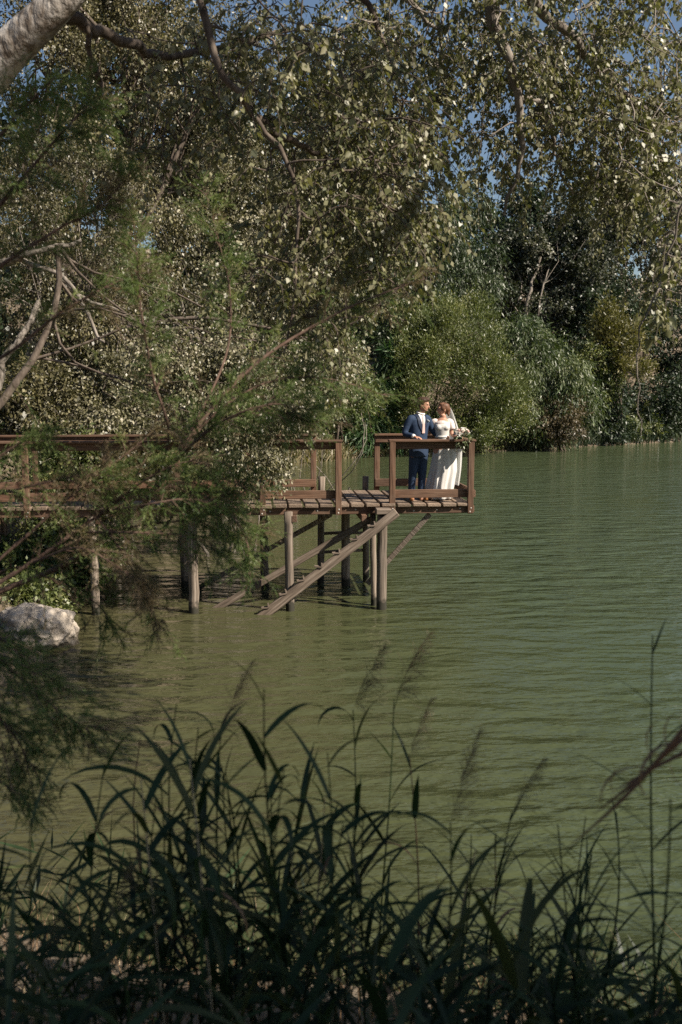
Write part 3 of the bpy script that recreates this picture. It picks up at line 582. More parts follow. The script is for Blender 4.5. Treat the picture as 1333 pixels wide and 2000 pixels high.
def mat_veil():
    m, N, L = newmat('sheer_veil'); d = N.new('ShaderNodeBsdfDiffuse'); d.inputs[0].default_value = (.8, .79, .77, 1)
    t = N.new('ShaderNodeBsdfTranslucent'); t.inputs[0].default_value = (.8, .79, .77, 1); tr = N.new('ShaderNodeBsdfTransparent')
    a = N.new('ShaderNodeMixShader'); a.inputs[0].default_value = .35; L.new(d.outputs[0], a.inputs[1]); L.new(t.outputs[0], a.inputs[2])
    b = N.new('ShaderNodeMixShader'); b.inputs[0].default_value = .42; L.new(tr.outputs[0], b.inputs[2]); L.new(a.outputs[0], b.inputs[1])
    o = N.new('ShaderNodeOutputMaterial'); L.new(b.outputs[0], o.inputs[0]); return m
M['veil'] = mat_veil()
def ringloft(rings, yaw=0., seg=24, pivot=(0, 0), fold=None):
    """rings: (x, y, z, rx, ry) ellipses; yaw turns the body round pivot towards +x"""
    V = []; n = len(rings)
    for i, (x, y, z, rx, ry) in enumerate(rings):
        for k in range(seg):
            a = k / seg * TAU; m = 1 + (fold(a, z) if fold else 0)
            lx, ly = x - pivot[0] + rx * math.cos(a) * m, y - pivot[1] + ry * math.sin(a) * m
            V.append((pivot[0] + lx * math.cos(yaw) - ly * math.sin(yaw), pivot[1] + lx * math.sin(yaw) + ly * math.cos(yaw), z))
    F = [[i * seg + k, i * seg + (k + 1) % seg, (i + 1) * seg + (k + 1) % seg, (i + 1) * seg + k] for i in range(n - 1) for k in range(seg)]
    return np.array(V), [np.array(F), np.array([list(range(seg))[::-1]]), np.array([[(n - 1) * seg + k for k in range(seg)]])]
def limb(pts, rad, n=14, seg=12):
    p = spline(np.column_stack([np.array(pts, float), np.array(rad, float)]), n); p0 = p.copy()
    return tubes(p0[:, :3], p0[:, 3], seg, True)
def ball(c, r, seg=12, yaw=0.):
    th = np.linspace(-math.pi / 2 + .2, math.pi / 2 - .2, 8)
    return ringloft([(c[0], c[1], c[2] + r[2] * math.sin(t), r[0] * math.cos(t), r[1] * math.cos(t)) for t in th], yaw, seg, (c[0], c[1]))
def remesh(name, so, vox, m, parent, smooth=4):
    me = so.mesh(name + '_src'); o = bpy.data.objects.new(name + '_src', me); COL.objects.link(o)
    md = o.modifiers.new('r', 'REMESH'); md.mode = 'VOXEL'; md.voxel_size = vox; md.use_smooth_shade = True
    sm = o.modifiers.new('s', 'SMOOTH'); sm.iterations = smooth; sm.factor = .5
    de = o.modifiers.new('d', 'DECIMATE'); de.ratio = .5
    dg = bpy.context.evaluated_depsgraph_get(); new = bpy.data.meshes.new_from_object(o.evaluated_get(dg)); new.name = name
    bpy.data.objects.remove(o); bpy.data.meshes.remove(me); new.materials.clear()
    return obj(name, new, m, parent)
def patch(prof, yaw, pivot, zs, half, off, seg=8):
    """a strip lying on the front of a lofted body; prof: list of (z, rx, ry, x, y)"""
    pr = np.array(prof); o = np.argsort(pr[:, 0]); pr = pr[o]; V = []
    for z in zs:
        rx, ry, cx, cy = [np.interp(z, pr[:, 0], pr[:, j]) for j in (1, 2, 3, 4)]
        lo, hi = half(z)
        for k in range(seg + 1):
            lx = lo + (hi - lo) * k / seg; ly = -(ry + off) * math.sqrt(max(0, 1 - (lx / (rx + off)) ** 2)); lx += cx - pivot[0]; ly += cy - pivot[1]
            V.append((pivot[0] + lx * math.cos(yaw) - ly * math.sin(yaw), pivot[1] + lx * math.sin(yaw) + ly * math.cos(yaw), z))
    w_ = seg + 1; F = [[i * w_ + k, i * w_ + k + 1, (i + 1) * w_ + k + 1, (i + 1) * w_ + k] for i in range(len(zs) - 1) for k in range(seg)]
    return np.array(V), [np.array(F)]
def hand(so, wrist, d, palm_n, s=1., curl=.5, grip=(0, 0, -1)):
    """palm and five separate fingers; d: direction of the fingers, palm_n: out of the back of the hand, thumb to cross(d, palm_n)"""
    w_ = np.array(wrist, float); d = unit(d); nrm = unit(palm_n - d * np.dot(palm_n, d)); sd = np.cross(d, nrm)
    pw = .038 * s
    for o_ in (-.022, -.007, .008, .022):
        so.add(*limb([w_ + sd * o_ * .6 * s, w_ + d * .045 * s + sd * o_ * s, w_ + d * .085 * s + sd * o_ * 1.1 * s], np.array([.015, .016, .0125]) * s, 7, 8))
    for o_, L in ((-.027, .062), (-.009, .078), (.009, .084), (.026, .074)):
        b_ = w_ + d * .085 * s + sd * o_ * s; d2 = unit(d - nrm * curl * .7); d3 = unit(d - nrm * curl * 1.8)
        so.add(*limb([b_ - d * .01, b_ + d2 * L * .5 * s, b_ + d2 * L * .5 * s + d3 * L * .5 * s], np.array([.0095, .009, .0075]) * s, 7, 8))
    tb = w_ + d * .025 * s + sd * .022 * s; t2 = unit(sd * .8 + d * .7 - nrm * .2)
    so.add(*limb([tb, tb + t2 * .035 * s, tb + t2 * .03 * s + unit(d + sd * .2 - nrm * .4) * .035 * s], np.array([.012, .011, .009]) * s, 7, 8))
def head(so, c, s, yaw, female=False, pitch=0.):
    """c: centre of the skull base at chin height; adds skull, jaw, nose, brow, ears facing -y turned by yaw"""
    x, y, z = c; k = .92 if female else 1.; n0 = len(so.V); qp = Quaternion((math.cos(yaw), math.sin(yaw), 0), pitch)
    def nod(p): return tuple(np.array(qp @ (Vector(p) - Vector(c))) + np.array(c))
    R_ = [(-.045, .012, .052, .055), (.0, .0, .054, .062), (.014, -.030, .036, .052), (.028, -.026, .048, .066), (.05, -.016, .060, .082), (.08, -.008, .067, .091), (.11, -.002, .071, .096), (.145, .003, .073, .098), (.175, .006, .068, .091), (.2, .008, .052, .071), (.213, .008, .03, .042)]
    so.add(*ringloft([(x, y + b, z + a, r1 * k * s, r2 * s) for a, b, r1, r2 in R_], yaw, 24, (x, y)))
    def tr(lx, ly, lz): return (x + lx * math.cos(yaw) - ly * math.sin(yaw), y + lx * math.sin(yaw) + ly * math.cos(yaw), z + lz)
    so.add(*limb([tr(0, -.092 * s, .118 * s), tr(0, -.106 * s, .095 * s), tr(0, -.119 * s, .073 * s), tr(0, -.098 * s, .064 * s)], [.009, .0105, .0135, .009], 8, 8))
    for q in (-1, 1):
        so.add(*ball(tr(q * .072 * k * s, .012, .095 * s), (.012, .022, .032), 8, yaw)); so.add(*limb([tr(q * .012, -.1 * s, .128 * s), tr(q * .03, -.097 * s, .131 * s), tr(q * .048, -.083 * s, .124 * s)], [.007, .008, .006], 5, 6))
        so.add(*ball(tr(q * .014, -.089 * s, .045 * s), (.014, .012, .006), 8, yaw))
    for i in range(n0, len(so.V)): so.V[i] = np.array([nod(p) for p in so.V[i]])
    return lambda lx, ly, lz: nod(tr(lx, ly, lz))
def small(name, fn, m, parent):
    so = Soup(); fn(so); return obj(name, so.mesh(name, True), m, parent)

def groom(foot):
    root = empty('person', foot); tag(root, 'man in navy suit and pale tie with one hand on the pier rail', 'person')
    yw = R(33); hy = R(74)
    prof = [(.76, .185, .130), (.86, .188, .132), (.96, .180, .126), (1.08, .163, .114), (1.20, .178, .122), (1.32, .198, .126), (1.40, .196, .116), (1.45, .150, .095), (1.485, .085, .072), (1.51, .062, .062)]
    b = Soup()                                # continuous body under the clothes
    b.add(*ringloft([(0, 0, z, rx * .86, ry * .84) for z, rx, ry in prof], yw))
    hc = (.05, -.02, 1.555); tr = head(b, hc, 1.0, hy, False, R(9))
    b.add(*limb([(.01, .0, 1.44), (.03, -.005, 1.5), (.05, -.015, 1.57)], [.062, .056, .055]))
    rs, re, rw = (-.155, -.09, 1.405), (-.245, -.105, 1.175), (-.085, -.26, 1.115)
    ls, le, lw = (.155, .10, 1.405), (.27, .17, 1.18), (.40, .13, 1.10)
    b.add(*limb([(-.1, -.05, 1.41), rs, re, rw], [.05, .052, .042, .028], 20)); b.add(*limb([(.1, .05, 1.41), ls, le, lw], [.05, .052, .042, .028], 20))
    hand(b, rw, np.array([.75, -.45, -.12]), np.array([0, 0, 1.]), 1.0, .6); hand(b, lw, np.array([.8, -.3, -.1]), np.array([0, 1., .2]), 1.0, .3)
    for q, (hx, kx, ax, yy) in ((0, (-.085, -.10, -.115, -.01)), (1, (.085, .07, .055, .05))):
        b.add(*limb([(hx, yy, .90), (kx, yy - .015, .50), (ax, yy, .09), (ax + .0, yy - .06, .035), (ax + .01, yy - .15, .03)], [.085, .055, .038, .035, .03], 22))
    remesh('body', b, .0085, M['skin'], root, 3)
    j = Soup(); j.add(*ringloft([(0, 0, z, rx, ry) for z, rx, ry in prof[:-1]], yw))
    j.add(*limb([(-.09, -.05, 1.40), rs, re, (-.115, -.235, 1.13)], [.062, .066, .054, .041], 22, 14)); j.add(*limb([(.09, .05, 1.40), ls, le, (.38, .135, 1.11)], [.062, .066, .054, .041], 22, 14))
    jk = remesh('jacket', j, .011, M['suit'], root, 4)
    pr = [(z, rx, ry, 0, 0) for z, rx, ry in prof]
    zs = np.linspace(1.17, 1.495, 14)
    small('shirt', lambda so: so.add(*patch(pr, yw, (0, 0), zs, lambda z: (-.004 - (z - 1.17) * .19, .004 + (z - 1.17) * .19), .008)), M['shirt'], root)
    small('tie', lambda so: so.add(*patch(pr, yw, (0, 0), np.linspace(1.17, 1.475, 12), lambda z: (-.03 + (z - 1.17) * .055, .03 - (z - 1.17) * .055) if z < 1.45 else (-.022, .022), .017, 4)), M['tie'], root)
    for q in (-1, 1):
        small('lapel', lambda so: so.add(*patch(pr, yw, (0, 0), zs, lambda z: tuple(sorted((q * (.002 + (z - 1.17) * .185), q * (.012 + (z - 1.17) * .185 + .055 * math.sin(min(1, (z - 1.17) / .26) * 2.2))))), .013, 4)), M['lapel'], jk)
    small('collar', lambda so: so.add(*tubes(np.array([(.03 + .062 * math.cos(a), -.008 + .066 * math.sin(a), 1.512 - .018 * math.sin(a + yw + 1.57)) for a in np.linspace(0, TAU, 20)]), np.full(20, .015), 6)), M['shirt'], root)
    small('cuff', lambda so: so.add(*limb([(-.118, -.232, 1.129), (-.092, -.255, 1.118)], [.038, .034], 4, 12)), M['shirt'], root)
    for z in (1.145, 1.06): small('button', lambda so: so.add(*ball((.115 * math.sin(yw) + .006, -.115 * math.cos(yw) - .004, z), (.008, .008, .008), 8)), M['eye'], jk)
    small('boutonniere', lambda so: [so.add(*ball((.155 + .014 * math.cos(k * 2.1), -.055 + .012 * math.sin(k), 1.375 + .018 * math.sin(k * 2.1)), (.014, .014, .014), 8)) for k in range(5)], mat_flat('boutonniere_petal', (.32, .35, .36)), jk)
    t = Soup(); t.add(*ringloft([(0, 0, .99, .16, .112), (0, 0, .92, .172, .122), (0, 0, .82, .165, .12), (-.005, .01, .77, .14, .105)], R(18)))
    t.add(*limb([(-.075, -.005, .90), (-.095, -.012, .52), (-.112, .0, .28), (-.115, .005, .055)], [.095, .078, .066, .062], 20, 14)); t.add(*limb([(.08, .03, .90), (.072, .03, .52), (.06, .045, .28), (.055, .05, .055)], [.095, .078, .066, .062], 20, 14))
    remesh('trousers', t, .012, M['suit'], root, 4)
    for x, y, a in ((-.112, -.02, -.1), (.065, .03, .45)):
        so = Soup(); d = np.array([math.sin(a), -math.cos(a), 0]); c = np.array([x, y, 0])
        so.add(*limb([c - d * .07 + (0, 0, .05), c + (0, 0, .055), c + d * .1 + (0, 0, .042), c + d * .185 + (0, 0, .03)], [.042, .046, .042, .026], 14)); V = so.V[0]; V[:, 2] = np.maximum(V[:, 2], .002)
        remesh('shoe', so, .009, M['shoe'], root, 2)
    h = Soup()
    for (lx, ly, lz, r) in ((0, .012, .172, (.090, .108, .066)), (0, .045, .14, (.090, .082, .085)), (0, .06, .09, (.080, .062, .072)), (.0, -.035, .200, (.066, .066, .038)), (.03, -.06, .204, (.04, .04, .03)), (-.02, -.065, .202, (.04, .035, .028)), (.062, .012, .135, (.026, .05, .05)), (-.062, .012, .135, (.026, .05, .05))):
        h.add(*ball(tr(lx, ly, lz), r, 14, hy))
    remesh('hair', h, .008, M['hair_m'], root, 2)
    bd = Soup(); bd.add(*limb([tr(-.062, -.01, .07), tr(-.05, -.055, .026), tr(0, -.083, .014), tr(.05, -.055, .026), tr(.062, -.01, .07)], [.008, .014, .015, .014, .008], 16, 8)); remesh('beard', bd, .007, mat_flat('stubble', (.17, .085, .055), .8), root, 1)
    for q in (-1, 1): small('eye', lambda so: so.add(*ball(tr(q * .031, -.083, .108), (.012, .008, .006), 8, hy)), M['eye'], root)
    small('lips', lambda so: so.add(*limb([tr(-.02, -.088, .046), tr(0, -.097, .047), tr(.02, -.088, .046)], [.004, .006, .004], 6, 6)), M['lip'], root)
    return root
def bride(foot):
    root = empty('person', foot); tag(root, 'bride in white lace gown and veil standing close to the man in navy', 'person')
    yw = R(-10); hy = R(-80)
    b = Soup(); pr = [(.80, .15, .12), (.95, .155, .12), (1.10, .108, .09), (1.2, .122, .10), (1.29, .138, .108), (1.36, .135, .09), (1.40, .095, .07), (1.43, .05, .05)]
    b.add(*ringloft([(0, 0, z, rx, ry) for z, rx, ry in pr], yw)); hc = (.01, -.01, 1.475); tr = head(b, hc, .93, hy, True, R(-3))
    b.add(*limb([(0, .0, 1.38), (.004, .0, 1.43), (.01, -.004, 1.49)], [.05, .044, .046]))
    ls, le, lw = (.145, .0, 1.355), (.175, -.02, 1.135), (.25, -.225, 1.10)
    rs, re, rw = (-.145, .01, 1.355), (-.215, .09, 1.15), (-.26, .15, 1.26)
    b.add(*limb([(.09, 0, 1.36), ls, le, lw], [.036, .042, .033, .022], 20)); b.add(*limb([(-.09, 0, 1.36), rs, re, rw], [.036, .042, .033, .022], 20))
    hand(b, lw, np.array([.8, -.45, -.1]), np.array([0, 0, 1.]), .88, .6); hand(b, rw, np.array([-.5, .1, .7]), np.array([0, 1., .1]), .88, .3)
    for hx in (-.07, .07): b.add(*limb([(hx, .03, .85), (hx, .03, .45), (hx, .04, .09), (hx, .0, .04), (hx, -.06, .03)], [.075, .05, .034, .03, .024], 18))
    remesh('body', b, .0085, M['skin'], root, 3)
    fold = lambda a, z: -.07 + (.085 * math.sin(a * 9 + 1.3 + z * 1.2) + .05 * math.sin(a * 15 + z * 2)) * min(1, max(0, (1.02 - z) / .8)) ** 1.2
    sk = [(0, 0, 1.12, .113, .096), (.005, 0, 1.07, .12, .105), (.03, .02, .97, .168, .145), (.045, .03, .85, .205, .175), (.045, .05, .68, .236, .21), (.03, .06, .5, .25, .235), (-.01, .06, .32, .252, .25), (-.04, .06, .15, .252, .26), (-.055, .06, .012, .262, .275)]
    rs_ = np.array(sk); t_ = np.linspace(0, 1, 40); rr = np.column_stack([np.interp(t_, np.linspace(0, 1, len(sk)), rs_[:, j]) for j in range(5)])
    V, F = ringloft([tuple(r) for r in rr], 0, 96, (0, 0), fold); so = Soup(); so.add(V, F); obj('skirt', so.mesh('skirt', True), M['dress'], root)
    d = Soup(); d.add(*ringloft([(0, 0, 1.08, .122, .106), (0, 0, 1.12, .117, .1), (0, -.002, 1.2, .131, .112), (0, -.006, 1.27, .146, .122), (0, -.003, 1.315, .142, .112)], yw))
    for q in (-1, 1): d.add(*ball((q * .058, -.085, 1.26), (.062, .05, .055), 12))
    remesh('bodice', d, .009, M['dress'], root, 3)
    l = Soup(); l.add(*ringloft([(0, 0, 1.29, .141, .112), (0, 0, 1.345, .144, .1), (0, 0, 1.385, .105, .078), (0, 0, 1.41, .062, .058)], yw))
    l.add(*limb([(.08, 0, 1.355), (.14, 0, 1.352), (.172, -.012, 1.26), (.178, -.018, 1.225)], [.05, .06, .056, .054], 14)); l.add(*limb([(-.08, 0, 1.355), (-.14, .01, 1.352), (-.18, .05, 1.26), (-.19, .06, 1.225)], [.05, .06, .056, .054], 14))
    remesh('lace_top', l, .009, M['lace'], root, 3)
    small('sash', lambda so: so.add(*ringloft([(0, 0, 1.085, .126, .11), (0, 0, 1.10, .121, .106), (0, 0, 1.115, .121, .104)], yw)), M['dress'], root)
    h = Soup()
    for (lx, ly, lz, r) in ((0, .018, .155, (.076, .095, .062)), (0, .045, .12, (.076, .07, .075)), (0, .085, .10, (.055, .05, .055)), (0, .092, .05, (.045, .04, .045)), (.055, -.01, .12, (.022, .05, .05)), (-.055, -.01, .12, (.022, .05, .05)), (0, -.04, .182, (.055, .05, .03)), (.03, .09, .02, (.02, .02, .04))):
        h.add(*ball(tr(lx, ly, lz), r, 14, hy))
    remesh('hair', h, .008, M['hair_f'], root, 2)
    for q in (-1, 1): small('eye', lambda so: so.add(*ball(tr(q * .029, -.078, .10), (.011, .007, .005), 8, hy)), M['eye'], root)
    small('lips', lambda so: so.add(*limb([tr(-.018, -.082, .043), tr(0, -.092, .043), tr(.018, -.082, .043)], [.004, .006, .004], 6, 6)), M['lip'], root)
    small('earring', lambda so: so.add(*ball(tr(-.068, .0, .06), (.007, .007, .014), 8)), M['shirt'], root)
    # veil: a curved sheet hanging from the hair down her back and drifting to one side
    zs = np.linspace(1.60, .22, 34); V = []; n = 22
    for i, z in enumerate(zs):
        u = i / 33; cx = .125 + .075 * math.sin(u * 2.6) + .03 * u; cy = .09 + .12 * u; rx = .03 + .16 * min(1, u * 2.2) ** .8 * (1 - .25 * u); ry = .05 + .10 * u
        for k in range(n):
            a = -.55 + (math.pi + .75) * k / (n - 1); m_ = 1 + .10 * math.sin(a * 7 + z * 2) * u
            V.append((cx - .05 * u * 0 + rx * math.cos(a) * m_ * .9, cy + ry * math.sin(a) * m_, z))
    F = [[i * n + k, i * n + k + 1, (i + 1) * n + k + 1, (i + 1) * n + k] for i in range(33) for k in range(n - 1)]
    so = Soup(); so.add(np.array(V), [np.array(F)]); obj('veil', so.mesh('veil', True), M['veil'], root)
    return root
gf = onz(817, 977, DZ); groom((gf[0], gf[1], DZ + .004))
bf = onz(862, 975, DZ); bride((bf[0], bf[1], DZ + .004))
def bouquet():
    c = P(903, 856, PO[1] + .12); root = empty('bouquet', (c[0], c[1], CAPZ)); tag(root, 'cream and blush rose bouquet with trailing leaves resting on the rail end', 'bouquet')
    rng = np.random.default_rng(8); mats = [mat_flat('cream_petal', (.70, .63, .55), .7), mat_flat('blush_petal', (.60, .40, .35), .7), mat_flat('white_petal', (.75, .73, .70), .7)]
    for k in range(16):
        u = nrand(rng, 1)[0]; u[2] = abs(u[2]) * .9 - .15; u[1] -= .25; p = u * np.array([.14, .10, .16]) + np.array([0, -.03, .06]); r = rng.uniform(.026, .045)
        so = Soup()
        for ring, (m_, rr, tilt) in enumerate(((5, 1., .9), (5, .8, .55), (4, .5, .25))):       # cupped petals round a bud
            for q in range(m_):
                a = q / m_ * TAU + ring * .6; d = unit(np.array([math.cos(a) * tilt, math.sin(a) * tilt, 1 - tilt * .6])); sd = np.array([-math.sin(a), math.cos(a), 0])
                b0 = np.zeros(3); V = np.array([b0, d * r * .7 * rr + sd * r * .55 * rr, d * r * 1.15 * rr + sd * r * .3, d * r * 1.2 * rr - sd * r * .3, d * r * .7 * rr - sd * r * .55 * rr])
                so.add(V, [np.array([[0, 1, 2, 3, 4]])])
        so.add(*ball((0, 0, r * .45), (r * .42, r * .42, r * .5), 8))
        o = obj('rose', so.mesh('rose', True), mats[k % 3], root, p); o.rotation_euler = Vector(u + np.array([0, 0, .3])).to_track_quat('Z', 'Y').to_euler()
    n = 150; u = nrand(rng, n); pos = u * np.array([.15, .11, .16]) * rng.uniform(.5, 1.05, (n, 1)) + np.array([0, -.03, .03])
    V, F = leafquads(pos, unit(u + np.array([0, 0, -.3]) + nrand(rng, n) * .4), nrand(rng, n), .06, .024); so = Soup(); so.add(V, F, np.repeat(rng.random(n), 4)); obj('greenery', so.mesh('greenery'), M['leaf_willow'], root)
    so = Soup(); so.add(*limb([(0, 0, .03), (-.06, .02, .02), (-.14, .03, .02)], [.02, .018, .016], 6, 8)); obj('stem_bundle', so.mesh('stem_bundle', True), M['leaf_green'], root)
bouquet()

# ------------------------------------------------------------------ boulders on the left shore
def rock(c, r, seed, label, flat=.3):
    rng = np.random.default_rng(seed); bm = bmesh.new(); bmesh.ops.create_icosphere(bm, subdivisions=5 if max(r) > .3 else 3, radius=1)
    pl = [(unit(rng.normal(size=3)), rng.uniform(.55, .85)) for _ in range(14)]
    for v in bm.verts:
        p = np.array(v.co)
        for nn, dd in pl:
            k = p @ nn - dd
            if k > 0: p = p - nn * k * .92
        q_ = Vector(p) * 2.2 + Vector((seed * 3.1, 0, 0)); p = p * (1 + .16 * mnoise.fractal(q_, .8, 2.2, 5) - .07 * abs(mnoise.noise(q_ * 1.7))); p = p * (1 + .03 * math.sin(p[0] * 7 + seed) * math.sin(p[1] * 6 + p[2] * 5) + .02 * math.sin(p[0] * 23) * math.sin(p[2] * 19 + p[1] * 21)); v.co = Vector(p * np.array(r))
    me = bpy.data.meshes.new('boulder'); bm.to_mesh(me); bm.free()
    o = obj('boulder', me, M['rock'], None, c); o.rotation_euler = (rng.uniform(-.2, .2), rng.uniform(-.2, .2), rng.uniform(0, 6)); tag(o, label, 'rock', 'boulders on the left shore'); return o
def rk(px, py, D, rx, ry, seed, label): c = P(px, py, D); k = D / FPX; return rock(c, (rx * k, rx * k * .9, ry * k), seed, label)
rk(78, 1232, 14.6, 100, 74, 3, 'large pale dappled boulder on the left shore below the pier')
rk(133, 1283, 14.0, 22, 22, 4, 'small pointed stone just below the large boulder')
rk(128, 1303, 13.8, 32, 12, 5, 'flat low stone at the water below the pointed stone')
rk(30, 1318, 13.4, 42, 22, 6, 'pale stone half hidden by feathery branches at the left edge')
rk(15, 1345, 13.0, 30, 16, 7, 'lowest shaded stone at the left edge by the water')
for k_, (x_, y_, D_, r_, lb) in enumerate([(160, 1296, 13.9, 9, 'pebble at the water right of the flat stone'), (60, 1300, 13.9, 16, 'fist-sized stone under the large boulder'), (95, 1306, 13.8, 13, 'fist-sized stone between the large boulder and the flat stone'), (75, 1325, 13.5, 14, 'wet stone at the water right of the half hidden stone'), (60, 1350, 13.2, 12, 'small wet stone below the half hidden stone'), (100, 1335, 13.4, 9, 'lone pebble just out in the water below the flat stone'), (5, 1290, 14.0, 20, 'stone at the very left edge under the large boulder')]):
    rk(x_, y_, D_, r_, r_ * .7, 20 + k_, lb)
rk(20, 1222, 15.6, 40, 30, 8, 'shaded boulder behind the large pale one at the left edge')

# ------------------------------------------------------------------ hanging poplars in front
def leaf_variants(L, W, mat, n, seed):
    rng = np.random.default_rng(seed); out = []
    for k in range(n):
        t = np.array([0, .18, .4, .62, .82, 1.]); wd = np.array([.06, .42, .5, .40, .2, 0.01]) * W * rng.uniform(.85, 1.15); cur = rng.uniform(-.25, .1)
        V = [];
        for a, b in zip(t, wd):
            z = cur * a * a * L
            V += [(a * L, -b, z + b * .35), (a * L, 0, z), (a * L, b, z + b * .35)]
        F = [[i * 3 + j, (i + 1) * 3 + j, (i + 1) * 3 + j + 1, i * 3 + j + 1] for i in range(5) for j in range(2)]
        me = mesh_np('leaf', np.array(V), [np.array(F)], np.full(len(V), rng.random()), True); me.materials.append(mat); out.append(me)
    return out
def hanging(root, base, limbs, regions, leaf, lm, bark, seed, nobj, hang=(.5, 1.3), gap=.05, skip_parts=False, linkr=.012):
    """limbs: list of (points, r0, r1); regions: (x0,x1,y0,y1,D0,D1,count): hanging sprays start there and are tied to the nearest limb"""
    rng = np.random.default_rng(seed); s = Soup(); nodes = []
    for pts, r0, r1 in limbs:
        pl = spline(pts, 24); pl[1:-1] += rng.normal(size=(22, 3)) * max(.012, r0 * .12); s.add(*tubes(pl, np.linspace(r0, r1, 24), 8)); nodes.append(pl)
    nodes = np.concatenate(nodes); LV = []; pos_all = []; ax_all = []; no_all = []; tn_all = []
    tws = []; twr = []
    for (x0, x1, y0, y1, D0, D1, cnt) in regions:
        for _ in range(cnt):
            D = rng.uniform(D0, D1); a = P(rng.uniform(x0, x1), rng.uniform(y0, y1), D)
            d2 = np.linalg.norm((nodes - a) * np.array([1, 1, .7]), axis=1) + np.where(nodes[:, 2] < a[2] - .1, .6, 0); nb = nodes[np.argmin(d2)]
            ln = np.linalg.norm(a - nb)
            if ln > .05:
                lk = bend(rng, nb, a, 7, .10, .08); s.add(*tubes(lk, np.linspace(linkr * min(1.5, .5 + ln * .5), linkr * .45, 7), 4)); nodes = np.concatenate([nodes, lk[2:]])
            for q in range(rng.integers(2, 5)):
                h = rng.uniform(*hang); dr_ = unit(rng.normal(size=3) * np.array([1, 1, .3]) + np.array([0, 0, -.2])); m_ = 10; t = np.linspace(0, 1, m_)[:, None]
                tw = a + dr_ * h * .85 * (1 - (1 - t) ** 1.6) + np.array([0, 0, -1.]) * h * rng.uniform(.3, .95) * t ** 1.7 + np.cumsum(rng.normal(size=(m_, 3)) * .03 * h, 0)
                e_ = tw[-1] - CAMP; ed = e_ @ _F; eu = e_[0] / ed * FPX + 666.5; ev = 1000 - (e_ @ _U) / ed * FPX
                if ev > 640 and 690 < eu < 1230: continue        # nothing hangs as low as the pier head
                tws.append(tw); twr.append(np.linspace(linkr * .42, linkr * .16, m_))
                nl = int(h / gap); tt = np.sort(rng.random(nl)) ** .8 * (m_ - 1.001); i = tt.astype(int); u = (tt - i)[:, None]
                pp = tw[i] * (1 - u) + tw[i + 1] * u; td = unit(tw[i + 1] - tw[i])
                side = unit(rng.normal(size=(nl, 3)) * np.array([1, 1, .5])); ax = unit(td * .3 + side * .75 + np.array([0, 0, -.75])); pp = pp + side * .018
                pp = pp + rng.normal(size=(nl, 3)) * .008; pos_all.append(pp); ax_all.append(ax); no_all.append(unit(side * .7 + np.array([0, 0, .3]) + rng.normal(size=(nl, 3)) * .9)); tn_all.append(np.clip(rng.beta(2, 2.5) * .6 + rng.random(nl) * .45, 0, 1))
    s.add(*tubes(np.array(tws)[:, ::3], np.array(twr)[:, ::3], 3))
    pos = np.concatenate(pos_all); ax = np.concatenate(ax_all); no = np.concatenate(no_all); tn = np.concatenate(tn_all); n = len(pos)
    obj('branches', s.mesh('branches', True, base), bark, root)
    # leaves that show largest are single parts, the rest one mass
    rel = pos - CAMP; dep = rel @ _F; u = rel[:, 0] / dep * FPX + 666.5; v = 1000 - (rel @ _U) / dep * FPX
    inview = (u > 5) & (u < 1328) & (v > 5) & (v < 900); order = np.argsort(np.where(inview, dep, 1e6)); sel = order[:nobj]
    var = leaf_variants(leaf[0], leaf[1], lm, 6, seed); sc_ = np.exp(rng.normal(-.03, .3, n))
    for k in sel:
        A = unit(ax[k]); Sd = unit(np.cross(A, no[k])); Nn = np.cross(Sd, A); o = obj('leaf', var[rng.integers(6)], None, root)
        mt = Matrix(((A[0], Sd[0], Nn[0]), (A[1], Sd[1], Nn[1]), (A[2], Sd[2], Nn[2]))); o.rotation_euler = mt.to_euler(); o.location = Vector(pos[k] - base); o.scale = (sc_[k],) * 3
    m_ = np.ones(n, bool); m_[sel] = False
    V, F = leafquads(pos[m_], ax[m_], no[m_], leaf[0] * sc_[m_], leaf[1] * sc_[m_]); so = Soup(); so.add(V, F, np.repeat(tn[m_], 4))
    o = obj('crown', so.mesh('crown', False, base), lm, root); o['kind'] = 'stuff'

